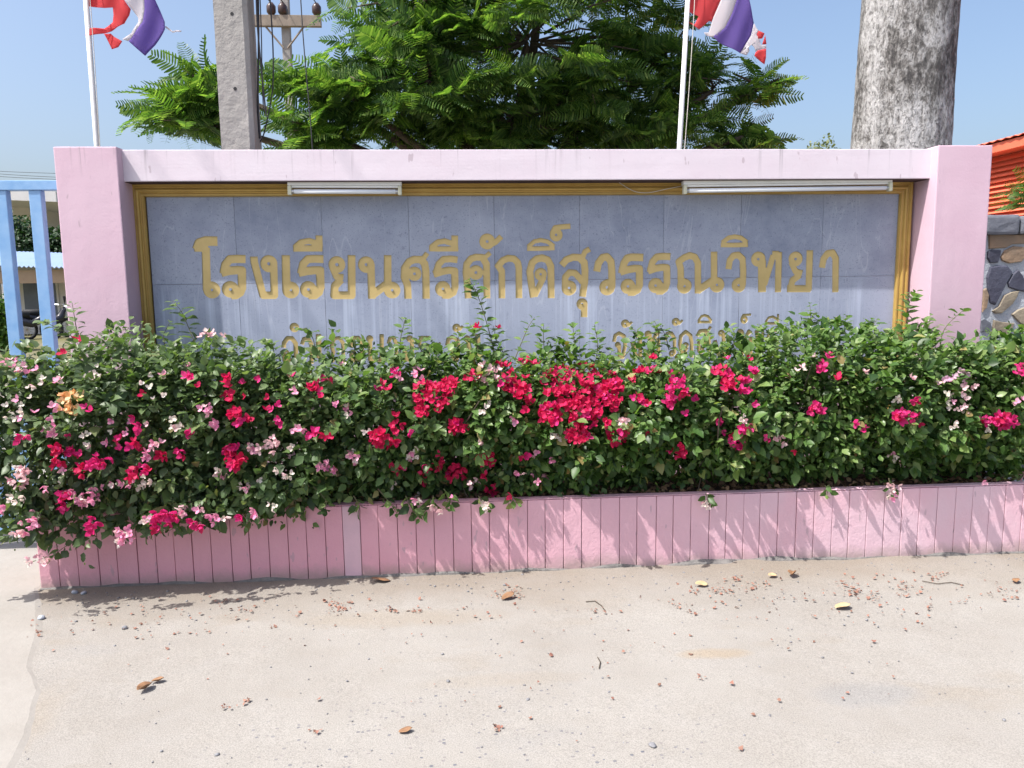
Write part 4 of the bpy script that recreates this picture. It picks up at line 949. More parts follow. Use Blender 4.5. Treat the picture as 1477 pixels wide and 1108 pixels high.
def feather_tree(base, Y, lobes, ntips, label, name='feathery_tree', group=None, trunk_r=.16, nparts=296, fl=(.26, .44), nfr=(8, 13), first=None):
    t = thing(name, label, 'tree', base, group)
    b = Vector(base); fork = first or (b + Vector((.05, 0, 2.0)))
    MB().tube([b, b + Vector((.04, .02, .9)), fork], [trunk_r*1.25, trunk_r, trunk_r*.85], 12).build('trunk', M['bark'], t, smooth=True, jitter=.01)
    tips = []
    tot = sum(l[3] for l in lobes)
    for (c, rad, shell, wgt) in lobes:
        for _ in range(int(ntips*wgt/tot)):
            v = rng.normal(0, 1, 3); v /= np.linalg.norm(v); q = rng.random()**(1/3)*(1-shell) + shell
            tips.append((np.array(c) + v*np.array(rad)*q, np.array(c)))
    lm = MB(); limbs = 0
    for (c, rad, shell, wgt) in lobes:
        c = Vector(c); mid = (fork + c)/2 + Vector((0, 0, .15))
        lm.tube([fork, mid, c], [trunk_r*.5, trunk_r*.3, trunk_r*.12], 8)
    for p, c in tips[::2]:
        p = Vector(p); c = Vector(c); a = c + (p-c)*random.uniform(0, .25); m2 = (a+p)/2 + Vector((random.gauss(0, .12), random.gauss(0, .12), random.uniform(-.05, .12)))
        lm.tube([a, m2, p], [.016, .011, .004], 5)
    lm.build('branches', M['bark'], t, smooth=True)
    P = []; D = []; N_ = []; S_ = []
    for p, c in tips:
        n = rng.integers(*nfr); a0 = rng.uniform(0, 6.28); ax = p - c + np.array([0, -.1, .3]); ax = ax/np.linalg.norm(ax)
        for k in range(n):
            a = a0 + k*2.4; el = rng.uniform(-.25, .6)
            d = np.array([math.cos(a)*math.cos(el), math.sin(a)*math.cos(el), math.sin(el)]) + ax*.4
            P.append(p - ax*.02*k); D.append(d); N_.append(np.array([-.2, -.5, .7]) + rng.normal(0, .5, 3)); S_.append(rng.uniform(*fl))
    P = np.array(P); D = np.array(D); N_ = np.array(N_); S_ = np.array(S_); Rf = rot_from(D, N_)
    dist = P[:, 1] + np.abs(P[:, 2]-3.3)*.5; order = np.argsort(dist); front = set(order[:nparts].tolist())
    restl = [[] for _ in FR]
    for i in range(len(P)):
        v = i % len(FR)
        if i in front:
            o = bpy.data.objects.new('frond', FR[v][2]); COL.objects.link(o); o.parent = t
            o.matrix_local = Matrix([list(Rf[i][q]*S_[i]) + [P[i][q]-base[q]] for q in range(3)] + [[0, 0, 0, 1]])
        else: restl[v].append(i)
    Vb = []; Fb = []; off = 0
    for v, L in enumerate(restl):
        if not L: continue
        Vv, Ff = scatter(FR[v][0], FR[v][1], Rf[L], P[L], S_[L]); Vb.append(Vv); Fb.append(Ff+off); off += len(Vv)
    if Vb:
        o = link_obj('crown', mesh_from(np.vstack(Vb), np.vstack(Fb), M['tree_leaf']), t); o['kind'] = 'stuff'
    return t
TY = 8.2
def tp(px, py, Y=TY): return tuple(float(v) for v in at(px, py, Y))
feather_tree((.55, 8.9, 0), TY, [
    (tp(760, 60, 8.4), (1.55, 1.0, 1.25), .35, 70), (tp(600, 110, 8.1), (.85, .7, .75), .3, 34), (tp(880, 130, 8.4), (.68, .7, .7), .3, 22), (tp(425, 108, 7.9), (.2, .2, .12), .1, 3),
    (tp(740, 170, 8.3), (1.35, .6, .5), .2, 34), (tp(580, 30, 8.0), (.62, .6, .6), .3, 18), (tp(430, 195, 7.9), (.40, .35, .26), .2, 8), (tp(500, 135, 7.9), (.36, .4, .36), .2, 11),
    (tp(272, 168, 7.9), (.42, .4, .24), .2, 15), (tp(292, 118, 7.8), (.16, .3, .18), .1, 5), (tp(975, 60, 8.5), (.40, .5, .6), .2, 9), (tp(1030, 130, 8.2), (.36, .4, .40), .2, 7),
    (tp(1102, 125, 8.0), (.16, .25, .13), .1, 4), (tp(1070, 198, 8.0), (.34, .3, .14), .1, 6), (tp(960, 190, 8.2), (.5, .4, .3), .2, 9),
    (tp(800, -150, 8.4), (2.0, 1.5, 1.1), .4, 80),], 380,
    'large feathery-leaved tree rising behind the sign wall between the two flags', trunk_r=.17)

# sapling spray over the stone wall at right
feather_tree((4.42, 5.75, 0), 5.9, [(tuple(at(1496, 285, 5.75)), (.13, .14, .08), .1, 4), (tuple(at(1512, 262, 5.75)), (.10, .14, .07), .1, 3)], 9,
             'small feathery sapling leaning over the stone wall before the orange building', 'sapling', trunk_r=.015, nparts=120, fl=(.16, .24), nfr=(5, 8), first=Vector((4.4, 5.75, 1.7)))

# ================================================================== BIG LIMED TRUNK
def big_trunk():
    t = thing('tall_tree', 'massive pale grey tree trunk with rough blotched bark behind the right pillar', 'tree', (3.93, 6.95, 0))
    V = []; F = []; n = 130; rows = 300; Ht = 9.5
    for j in range(rows+1):
        z = Ht*j/rows; cx = 3.955 + .022*z; R0 = .442 - .012*z + .22*math.exp(-z/.35)
        for i in range(n):
            a = 2*math.pi*i/n; ca, sa = math.cos(a), math.sin(a)
            q = R0*(1 + .035*mnoise.noise((ca*1.5, sa*1.5, z*.6)) + .018*mnoise.noise((ca*5, sa*5, z*1.7)) + .016*mnoise.noise((ca*13, sa*13, z*4.0)) + .010*mnoise.noise((ca*30, sa*30, z*9)))
            V.append((cx+q*ca, 6.95+q*sa, z))
    for j in range(rows):
        for i in range(n): F.append((j*n+i, j*n+(i+1) % n, (j+1)*n+(i+1) % n, (j+1)*n+i))
    me = mesh_from(np.array(V), np.array(F), M['limed_bark'], True); link_obj('trunk', me, t)
    mb = MB(); top = Vector((3.955+.022*Ht, 6.95, Ht))
    for k in range(5):
        a = k*1.3; e = top + Vector((math.cos(a)*1.6, math.sin(a)*1.6, 1.8)); mb.tube([top-Vector((0, 0, .3)), (top+e)/2+Vector((0, 0, -.2)), e], [.22, .15, .07], 10)
    mb.build('branches', M['limed_bark'], t, smooth=True)
big_trunk()

# ================================================================== UTILITY POLES, CABLES
up = thing('utility_pole', 'thick square concrete utility pole with bolt holes just behind the sign', 'utility pole', (-1.39, 5.3, 0))
PZt = 8.5
def pole_post():
    V = []; rows = 60
    sec = [(-.118, 0), (.068, 0), (.096, .018), (.096, .2), (-.118, .2)]
    for j in range(rows+1):
        z = PZt*j/rows; k = 1-.012*z; dx = -1.385 + .0*z
        for (u, v) in sec:
            V.append((dx + u*k + .002*mnoise.noise((u*30, z*5, 1)), 5.2 + v*k + .004*mnoise.noise((u*20, z*4, 7)), z))
    n = len(sec); F = [(j*n+i, j*n+(i+1) % n, (j+1)*n+(i+1) % n, (j+1)*n+i) for j in range(rows) for i in range(n)] + [tuple(rows*n+i for i in range(n))]
    return mesh_from(np.array(V), F, M['pole_concrete'])
link_obj('post', pole_post(), up)
for px, py in ((334.5, 20), (339, 128)):
    p = Vector(at(px, py, 5.1985)); o = MB().tube([p + Vector((0, .0, 0)), p + Vector((0, .004, 0))], .011, 12).build('bolt_hole', M['black_rubber'], up)
for i, (pxs, rad) in enumerate((([(369, -30), (371, 30), (376, 90), (381, 140), (384, 168)], .006), ([(374, -30), (377, 50), (378, 110), (380, 160)], .004), ([(372, -30), (373, 60), (372, 150), (375, 200)], .007), ([(387, -30), (391, 20), (394, 80), (393, 130), (386, 170), (380, 195), (374, 206)], .005))):
    cable('pole_cable', [at(a, b, 5.26+.03*i) for a, b in pxs], rad, M['black_cable'], ('black cable clinging to the right edge of the square concrete pole', 'thin black cable hanging just right of the concrete pole', 'thick black cable running down the side of the concrete pole', 'black cable sagging in a curve to the foot of the concrete pole')[i], 'cable', 'cables on the concrete pole')
cable('hanging_cable', [at(432, -30, 6.5), at(437, 50, 6.5), at(443, 120, 6.5), at(449, 190, 6.5), at(452, 240, 6.5)], .005, M['black_cable'], 'lone dark cable hanging in front of the feathery tree', 'cable')

p2 = thing('crossarm_pole', 'distant slim concrete power pole with a wooden crossarm seen through the leaves', 'utility pole', (float(at(410, 40, 20)[0]), 20, 0))
xp = float(at(411, 30, 20)[0])
MB().box((xp-.1, 20, 0), (xp+.1, 20.2, 8.5)).build('post', M['pole_concrete'], p2, .02)
zc_ = float(at(411, 32, 20)[2])
MB().box((xp-1.0, 19.87, zc_-.13), (xp+.88, 19.995, zc_+.13)).build('crossarm', M['wood'], p2, .01)
for sx_ in (-1, 1): MB().tube([(xp+sx_*.05, 19.93, zc_-.62), (xp+sx_*.45, 19.93, zc_-.131)], .025, 6).build('brace', M['wood'], p2)
for xo in (-.3, 0, .78):
    MB().tube([(xp+xo-.03*(xo == 0), 19.93, zc_+.131), (xp+xo-.03*(xo == 0), 19.93, zc_+.2), (xp+xo-.03*(xo == 0), 19.93, zc_+.34), (xp+xo-.03*(xo == 0), 19.93, zc_+.42)], [.06, .11, .11, .05], 10).build('insulator', M['insulator'], p2, smooth=True)
for k, xo in enumerate((-.3, 0, .78)):
    cable('power_line', [(xp+xo, 19.93, zc_+.42), (xp+xo-1.2, 12, zc_+1.3), (xp+xo-2.0, 2, zc_+3.0)], .012, M['black_cable'], ('power line from the left insulator of the distant crossarm', 'power line from the middle insulator of the distant crossarm', 'power line from the right-hand insulator of the distant crossarm')[k], 'cable', 'power lines on the crossarm', 4)
for k, (y0, y1) in enumerate(((245, 250), (248, 256), (252, 259))):
    cable('far_wire', [at(-40, y0, 32), at(30, (y0+y1)/2+1, 32), at(110, y1+1, 32)], .012, M['black_cable'], ('topmost of the three thin distant wires above the blue gate', 'middle one of the three thin distant wires above the blue gate', 'lowest of the three thin distant wires, nearly touching the gate rail')[k], 'cable', 'distant wires above the gate', 4)

# ================================================================== FLAGS
def cloth_part(name, poly, ox, oy, sc, Y, m, parent, amp=.012, ph=0):
    bm = bmesh.new()
    pts = [at(ox+a/sc, oy+b/sc, Y) for a, b in poly]
    vs = [bm.verts.new(p) for p in pts]
    for tri in tessellate_polygon([[Vector((a, -b, 0)) for a, b in poly]]):
        try: bm.faces.new([vs[k] for k in tri])
        except ValueError: pass
    for _ in range(5):
        el = [e for e in bm.edges if e.calc_length() > .03]
        if not el: break
        bmesh.ops.subdivide_edges(bm, edges=el, cuts=1); bmesh.ops.triangulate(bm, faces=bm.faces[:])
    bmesh.ops.recalc_face_normals(bm, faces=bm.faces)
    for v in bm.verts:
        x, z = v.co.x, v.co.z
        v.co.y += amp*math.sin(x*19+z*9+ph) + amp*.5*math.sin(x*37-z*14+ph*2)
    me = bpy.data.meshes.new(name); bm.to_mesh(me); bm.free(); me.materials.append(m)
    me.polygons.foreach_set('use_smooth', [True]*len(me.polygons))
    o = link_obj(name, me, parent); md = o.modifiers.new('thick', 'SOLIDIFY'); md.thickness = .0012
    return o
FY = 6.2
def flagpole(pxb, pyb, pxt, label):
    B = at(pxb, pyb, FY); T = at(pxt, 0, FY); d = (T-B); z0 = B - d*(B[2]/d[2]); top = B + d*((4.6-B[2])/d[2])
    t = thing('flagpole', label, 'flagpole', tuple(float(v) for v in z0), 'flagpoles behind the sign')
    MB().tube([z0, z0 + (top-z0)*.5, top], [.022, .020, .018], 14).build('pole', M['steel_white'], t, smooth=True)
    MB().tube([top, top + np.array([0, 0, .05]), top + np.array([0, 0, .09])], [.03, .035, .012], 12).build('finial', M['gold'], t, smooth=True)
    cable('halyard', [top + np.array([.035, -.03, -.05]), z0 + (top-z0)*.75 + np.array([.045, -.035, 0]), z0 + (top-z0)*.5 + np.array([.03, -.03, 0])], .003, M['wire'], 'thin rope tied along the '+label.split(' ')[0]+' flagpole', 'rope')
flagpole(140, 212, 124, 'leaning-looking slim white flagpole above the left pillar')
flagpole(980, 212, 992, 'slim white flagpole before the leaves near the right end')
f1 = thing('flag', 'torn striped flag with a ripped red band on the flagpole above the left pillar', 'flag', tuple(float(v) for v in at(160, 40, FY)), 'torn striped flags')
sc = 1477/170
cloth_part('red_stripe', [(237, -420), (235, 75), (440, 100), (545, 95), (550, 180), (535, 270), (430, 355), (310, 355), (215, 372), (205, 450), (300, 450), (420, 420), (520, 385), (600, 340), (700, 305), (760, 200), (775, 120), (740, 70), (690, 0), (640, -200), (560, -420)], 100, 0, sc, FY, M['flag_red'], f1)
cloth_part('red_scrap', [(430, 420), (535, 620), (610, 590), (660, 515), (560, 460), (510, 415)], 100, 0, sc, FY+.01, M['flag_red'], f1, .01)
cloth_part('white_stripe', [(560, -420), (640, -200), (690, 0), (740, 60), (860, 220), (865, 280), (780, 420), (660, 490), (735, 515), (800, 460), (920, 270), (935, 100), (925, -60), (860, -250), (760, -420)], 100, 0, sc, FY, M['flag_white'], f1)
cloth_part('blue_stripe', [(760, -420), (860, -250), (925, -60), (935, 100), (920, 270), (800, 460), (740, 515), (955, 705), (1070, 570), (1200, 370), (1200, 280), (1080, 0), (1020, -200), (940, -420)], 100, 0, sc, FY, M['flag_blue'], f1)
cloth_part('frayed_thread', [(1200, 330), (1225, 335), (1300, 395), (1345, 382), (1410, 385), (1405, 405), (1350, 402), (1300, 415), (1205, 350)], 100, 0, sc, FY+.02, M['flag_white'], f1, .01)
f2 = thing('flag', 'torn striped flag with a red and white tatter at its tip near the tall trunk', 'flag', tuple(float(v) for v in at(1040, 40, FY)), 'torn striped flags')
cloth_part('red_stripe', [(300, -420), (290, 155), (415, 205), (360, 310), (275, 275), (350, 330), (415, 378), (555, 255), (585, 268), (610, 200), (690, 0), (740, -200), (720, -420)], 960, 0, sc, FY, M['flag_red'], f2, ph=1)
cloth_part('white_stripe', [(720, -420), (740, -200), (690, 0), (610, 200), (550, 400), (480, 405), (510, 440), (590, 465), (650, 440), (740, 350), (830, 170), (895, 0), (920, -200), (880, -420)], 960, 0, sc, FY, M['flag_white'], f2, ph=1)
cloth_part('blue_stripe', [(880, -420), (920, -200), (895, 0), (830, 170), (740, 350), (600, 455), (660, 520), (930, 670), (1080, 440), (1115, 280), (1050, 0), (1000, -200), (960, -420)], 960, 0, sc, FY, M['flag_blue'], f2, ph=1)
cloth_part('white_fringe', [(1115, 290), (1080, 440), (930, 670), (1010, 700), (1050, 640), (1040, 600), (1075, 560), (1110, 590), (1130, 650), (1160, 625), (1225, 610), (1270, 600), (1265, 560), (1200, 560), (1180, 480), (1140, 430), (1170, 385), (1140, 340), (1125, 300)], 960, 0, sc, FY, M['flag_white'], f2, .01, ph=1)
cloth_part('red_scrap', [(1160, 380), (1240, 420), (1215, 480), (1165, 490), (1145, 430)], 960, 0, sc, FY, M['flag_red'], f2, .01, ph=1)
cloth_part('red_scrap', [(1130, 655), (1160, 628), (1225, 612), (1268, 605), (1265, 720), (1245, 805), (1110, 700)], 960, 0, sc, FY, M['flag_red'], f2, .01, ph=1)
cloth_part('red_scrap', [(1250, 440), (1270, 550), (1215, 555)], 960, 0, sc, FY, M['flag_red'], f2, .01, ph=1)

# ================================================================== BLUE GATE (left)
gate = thing('metal_gate', 'sky-blue steel gate of tall square bars hinged beside the left pillar', 'gate', (-3.1, 4.63, 0))
MB().box((-4.9, 4.60, 2.098), (-2.235, 4.66, 2.152)).build('top_rail', M['gate_blue'], gate, .004)
MB().box((-4.9, 4.60, .118), (-2.235, 4.66, .25)).build('bottom_rail', M['gate_blue'], gate, .004)
xg = -2.372
while xg > -4.8:
    MB().box((xg-.033, 4.607, .2505), (xg+.033, 4.655, 2.0975)).build('bar', M['gate_blue'], gate, .004); xg -= .187
pts = [(-2.72+.13*math.cos(a), 4.585, .40+.13*math.sin(a)) for a in np.linspace(-1.57, 1.57, 12)]
MB().tube(pts, .018, 8).build('scroll', M['gate_blue'], gate, smooth=True)

# ================================================================== FAR LEFT BUILDINGS
hb = thing('school_building', 'low school building with corrugated pale blue roof seen through the gate', 'building', (-15, 28, 0))
BXa, BXb = -24.0, -9.0
MB().box((BXa, 27.6, 0), (BXb, 33, 2.35)).build('wall', M['wall_cream'], hb)
mb = MB(); V = []; nco = 220
for i in range(nco+1):
    x = BXa-.4 + (BXb-BXa+.8)*i/nco; dz = .03*math.cos(i*math.pi)
    sl_ = -.03*(x+14)
    V += [(x, 26.0, 2.24+dz+sl_), (x, 30.4, 2.80+dz+sl_*1.3)]
mb.add(V, [(2*i, 2*i+2, 2*i+3, 2*i+1) for i in range(nco)]); o = mb.build('roof', M['roof_blue'], hb); md = o.modifiers.new('t', 'SOLIDIFY'); md.thickness = .02
MB().box((BXa, 26.2, 1.72), (BXb, 26.3, 2.14)).build('fascia', M['wall_tan'], hb)
for k in range(6): MB().box((-22.0+2.4*k, 26.22, 0), (-21.88+2.4*k, 26.34, 1.72)).build('post', M['wall_cream'], hb)
for k in range(8):
    x = -22.6+1.55*k
    if k % 2 == 0:
        d = MB().box((x, 27.53, .05), (x+.85, 27.595, 1.7)).build('door', M['door_grey'], hb, .01)
        MB().box((x+.70, 27.50, .8), (x+.74, 27.5295, .95)).build('handle', M['chrome'], d)
        for q in range(3): MB().box((x, 27.54, 1.76+.10*q), (x+.85, 27.595, 1.82+.10*q)).build('vent_slat', M['wall_tan'], hb)
    else:
        wd = MB().box((x-.05, 27.54, .55), (x+1.15, 27.595, 1.95)).build('window', M['wall_cream'], hb, .01)
        for q in range(2): MB().box((x+.02+.55*q, 27.525, .62), (x+.53+.55*q, 27.5395, 1.88)).build('pane', M['glass_dark'], wd)
wbx = thing('white_building', 'tall pale two-storey building with a wide eave far behind the gate', 'building', (-28, 46, 0))
MB().box((-40, 44, 0), (-23.0, 56, 5.9)).build('wall', M['wall_cream'], wbx)
MB().add([(-42, 38, 6.5), (-19.6, 40, 5.75), (-19.6, 58, 5.75), (-42, 58, 6.5), (-42, 38, 6.9), (-19.6, 40, 6.25), (-19.6, 58, 6.25), (-42, 58, 6.9)], [(0, 3, 2, 1), (4, 5, 6, 7), (0, 1, 5, 4), (1, 2, 6, 5), (2, 3, 7, 6), (3, 0, 4, 7)]).build('eave', M['wall_cream'], wbx)
for k in range(3):
    wn = MB().box((-38+4.5*k, 43.9, 3.2), (-36+4.5*k, 43.995, 4.6)).build('window', M['wall_cream'], wbx)
    MB().box((-37.9+4.5*k, 43.86, 3.3), (-36.1+4.5*k, 43.8995, 4.5)).build('pane', M['glass_dark'], wn)
gb = thing('grey_building', 'small far grey block beyond the trees beside the left pillar', 'building', (-19.5, 48, 0))
MB().box((-24, 48, 0), (-17.5, 54, 4.9)).build('wall', M['door_grey'], gb)
MB().box((-24.2, 47.8, 4.901), (-17.3, 54.2, 5.1)).build('roof', M['cement'], gb)

# ---- generic leafy masses: each its own shrub or tree ---------------------------------
def leafy(name, label, cat, base, rad, n, leaf, m, trunk=None, group=None):
    t = thing(name, label, cat, base, group)
    v = rng.normal(0, 1, (n, 3)); v /= np.linalg.norm(v, axis=1, keepdims=True)
    lum = np.array([mnoise.noise(Vector(q)*1.9 + Vector(base)) for q in v])
    q = (rng.random(n)**.45)*(1+.45*lum); c = np.array(base) + np.array([0, 0, rad[2]*(1.0 if trunk is None else 1.0)]) + (np.array([0, 0, trunk]) if trunk else 0)
    P = c + v*np.array(rad)*q[:, None]; P[:, 2] = np.maximum(P[:, 2], .03)
    d = rng.normal(0, 1, (n, 3)); nn = v*.6 + np.array([0, 0, .6]) + rng.normal(0, .4, (n, 3))
    V, F = scatter(LT, LF, rot_from(d, nn), P, rng.uniform(.7, 1.3, n)*leaf)
    o = link_obj('crown' if trunk else 'foliage', mesh_from(V, F, m), t); o['kind'] = 'stuff'
    h = (trunk or .0) + rad[2]
    mb = MB(); b = Vector(base); mb.tube([b, b + Vector((.03*h, 0, h*.5)), b + Vector((0, 0, h))], [.05*h+.01, .035*h+.008, .015*h+.004], 8); mb.build('trunk' if trunk else 'stem', M['bark'], t)
    return t
for k, (px, hgt) in enumerate(((-25, 5.2), (12, 4.8), (36, 4.5), (58, 4.6), (82, 4.2), (112, 4.4))):
    p = at(px, 400, 36); leafy('shade_tree', ('dark tree beyond the blue roof, off past the left edge of the gate view', 'tall dark tree beyond the blue roof, left of the first gate bar', 'dark tree beyond the blue roof, just right of the first gate bar', 'dark tree beyond the blue roof, hidden in part by the second gate bar', 'dark tree beyond the blue roof, between the second bar and the pillar', 'dark tree beyond the blue roof, mostly behind the left pillar')[k], 'tree', (float(p[0]), 36, 0), (1.15, 1.2, hgt/2-.2), 3600, .20, M['hedge_dark'], .4, 'dark trees behind the blue roof')
p = atz(2, 492); leafy('round_shrub', 'bright green clipped shrub before the low school building', 'shrub', (float(at(-2, 480, 20)[0]), 20, 0), (.42, .42, .72), 2200, .10, M['shrub_green'])
leafy('far_tree', 'small pale distant treetop poking over the beam beside the big trunk', 'tree', (float(at(1186, 205, 35)[0]), 35, 0), (.95, .9, 1.5), 1300, .16, M['far_leaf'], 4.9)

# ---- parked motorcycle -----------------------------------------------------------------
def motorcycle(x, y, ang, label):
    t = thing('motorcycle', label, 'motorcycle', (x, y, 0), 'motorcycles parked by the school building'); t.rotation_euler = (0, 0, ang)
    def put(name, mb, m, par=None, **k):
        o = bpy.data.objects.new(name, mb.mesh(m, **k)); COL.objects.link(o); o.parent = par or t; return o
    for sx_ in (-.62, .62):
        ring = [(sx_+.28*math.cos(a), 0, .29+.28*math.sin(a)) for a in np.linspace(0, 2*math.pi, 25)]
        wh = put('wheel', MB().tube(ring, .05, 8, False), M['black_rubber'], smooth=True)
        mb = MB()
        for a in np.linspace(0, math.pi, 7)[:-1]: mb.tube([(sx_+.24*math.cos(a), 0, .29+.24*math.sin(a)), (sx_-.24*math.cos(a), 0, .29-.24*math.sin(a))], .008, 4)
        put('rim', mb, M['chrome'], wh)
    put('body', MB().tube([(.55, 0, .95), (.40, 0, .62), (.12, 0, .48), (-.2, 0, .58), (-.72, 0, .74)], [.06, .13, .12, .15, .06], 10), M['black_gloss'], smooth=True)
    put('seat', MB().tube([(.08, 0, .74), (-.25, 0, .79), (-.66, 0, .83)], [.09, .12, .08], 10), M['black_rubber'], smooth=True)
    put('fork', MB().tube([(.62, 0, .29), (.48, 0, 1.0)], .035, 8), M['chrome'])
    put('handlebar', MB().tube([(.36, -.34, 1.04), (.46, -.15, 1.02), (.46, .15, 1.02), (.36, .34, 1.04)], .018, 6), M['chrome'])
    put('headlight', MB().tube([(.56, 0, .92), (.63, 0, .92)], [.09, .08], 12), M['tube'])
    for q in (-1, 1): put('mirror', MB().tube([(.42, q*.3, 1.05), (.40, q*.36, 1.22), (.39, q*.36, 1.30)], [.01, .04, .04], 8), M['black_gloss'])
p = at(45, 470, 24.5); motorcycle(float(p[0])-.1, 24.5, .5, 'dark motorcycle parked closest to the white post of the school porch')
p = at(62, 470, 25.2); motorcycle(float(p[0])+.15, 25.2, .9, 'dark motorcycle parked deeper in the porch, half hidden by a gate bar')

# ================================================================== RIGHT: STONE WALL AND ORANGE BUILDING
sw = thing('stone_wall', 'rubble stone wall with grey mortar beside the right pillar', 'wall', (5, 5.3, 0))
SY = 5.2
MB().box((3.36, SY+.02, 0), (8.5, SY+.3, 1.835)).build('mortar', M['mortar'], sw)
TRACED = [('stone_dark', [(130, 350), (170, 335), (240, 338), (235, 385), (215, 440), (150, 440), (128, 400)]), ('stone_brown', [(240, 395), (270, 340), (340, 305), (420, 310), (440, 380), (400, 430), (300, 445), (250, 425)]),
          ('stone_dark', [(122, 560), (150, 470), (220, 460), (290, 462), (330, 510), (280, 600), (190, 780), (152, 762), (130, 640)]), ('stone_dark', [(290, 600), (330, 530), (372, 490), (410, 540), (440, 600), (440, 672), (350, 655), (300, 635)]),
          ('stone_tan', [(168, 825), (215, 790), (262, 700), (330, 670), (385, 662), (370, 710), (330, 770), (240, 842), (190, 845)]), ('stone_tan', [(322, 850), (370, 815), (440, 790), (450, 960), (380, 915)]),
          ('stone_grey', [(70, 900), (95, 885), (156, 920), (150, 985), (78, 990)]), ('stone_tan', [(180, 895), (250, 910), (345, 920), (320, 985), (300, 1035), (220, 1000), (168, 975)]), ('stone_dark', [(318, 1065), (380, 970), (420, 1005), (445, 1080), (380, 1110)]),
          ('stone_brown', [(98, 655), (118, 640), (138, 700), (120, 800), (88, 835)]), ('stone_brown', [(140, 215), (240, 212), (330, 215), (440, 212), (445, 285), (330, 290), (280, 320), (140, 328)]), ('stone_tan', [(448, 440), (470, 400), (560, 410), (570, 520), (480, 560), (440, 500)]), ('stone_grey', [(150, 1060), (250, 1040), (300, 1070), (280, 1150), (160, 1150)]),
          ('stone_dark', [(470, 700), (560, 640), (620, 720), (560, 800), (490, 780)]), ('stone_tan', [(470, 220), (600, 215), (620, 330), (500, 370), (455, 300)])]
def stone(poly3, m, parent, depth=.016):
    mb = MB(); c = sum((Vector(p) for p in poly3), Vector())/len(poly3)
    n = len(poly3); top = [Vector(p)*.90 + c*.10 + Vector((0, -depth, 0)) for p in poly3]
    mid = [Vector(p)*.97 + c*.03 + Vector((0, -depth*.75, 0)) for p in poly3]; bot = [Vector(p) for p in poly3]
    V = bot+mid+top+[c + Vector((0, -depth*1.1, 0))]
    F = []
    for i in range(n):
        j = (i+1) % n; F += [(i, j, n+j, n+i), (n+i, n+j, 2*n+j, 2*n+i), (2*n+i, 2*n+j, 3*n)]
    mb.add(V, F); o = mb.build('stone', m, parent, jitter=.004); return o
SS = 1477/77*.0+5.545
for mname, poly in TRACED: stone([tuple(at(1400+a/SS, 300+b/SS, SY+.019)) for a, b in poly], M[mname], sw)
# further courses to the right and below, out past the frame
xq = 4.02
while xq < 8.3:
    zq = random.uniform(.0, .12)
    while zq < 1.7:
        if not (xq < 4.2 and zq > 1.0):
            rr_ = random.uniform(.105, .15); cx, cz = xq + random.uniform(-.035, .035), zq + rr_; sk = random.uniform(.85, 1.2); ro = random.uniform(0, 6); k = random.randint(5, 7)
            poly = [(cx + sk*rr_*random.uniform(.72, 1.08)*math.cos(-2*math.pi*i/k+ro), SY+.019, min(cz + rr_/sk*random.uniform(.72, 1.08)*math.sin(-2*math.pi*i/k+ro), 1.82)) for i in range(k)]
            stone(poly, M[random.choice(('stone_dark', 'stone_tan', 'stone_grey', 'stone_brown', 'stone_tan'))], sw, random.uniform(.010, .024))
        zq += random.uniform(.24, .28)
    xq += .27
# coping of long grey stones
xq = 3.36
while xq < 8.4:
    L = random.uniform(.22, .34); MB().box((xq+.006, SY-.03, 1.838), (xq+L-.006, SY+.31, 1.975+random.uniform(-.012, .012))).build('coping_stone', M['stone_grey'] if random.random() < .7 else M['mortar'], sw, .02, 2, jitter=.008, cuts=2); xq += L
ob = thing('orange_building', 'bright orange louvred building rising behind the stone wall', 'building', (9, 10.5, 0))
OX = 7.0
MB().box((OX+.06, 6.5, 0), (11, 15, 3.10)).build('wall', M['orange_paint'], ob)
MB().box((OX-.19, 6.4, 3.105), (11.2, 15.2, 3.225)).build('fascia', M['orange_paint'], ob, .008)
mb = MB(); V = []; nr_ = 120
for i in range(nr_+1):
    y = 6.35 + 8.9*i/nr_; dz = .018*(i % 2); V += [(OX-.22, y, 3.232+dz), (9.2, y, 3.75+dz), (11.5, y, 3.232+dz)]
mb.add(V, [(3*i+k, 3*i+k+1, 3*i+k+4, 3*i+k+3) for i in range(nr_) for k in range(2)]); o = mb.build('roof', M['orange_paint'], ob); md = o.modifiers.new('t', 'SOLIDIFY'); md.thickness = .004; md.offset = 1
for k in range(22):
    z = 3.06 - .066*k
    MB().add([(OX+.055, 6.5, z+.031), (OX+.055, 15, z+.031), (OX-.005, 15, z-.031), (OX-.005, 6.5, z-.031), (OX+.058, 6.5, z+.016), (OX+.058, 15, z+.016), (OX+.008, 15, z-.034), (OX+.008, 6.5, z-.034)],
             [(0, 1, 2, 3), (7, 6, 5, 4), (3, 2, 6, 7), (0, 4, 5, 1), (0, 3, 7, 4), (1, 5, 6, 2)]).build('louvre_slat', M['orange_paint'], ob)

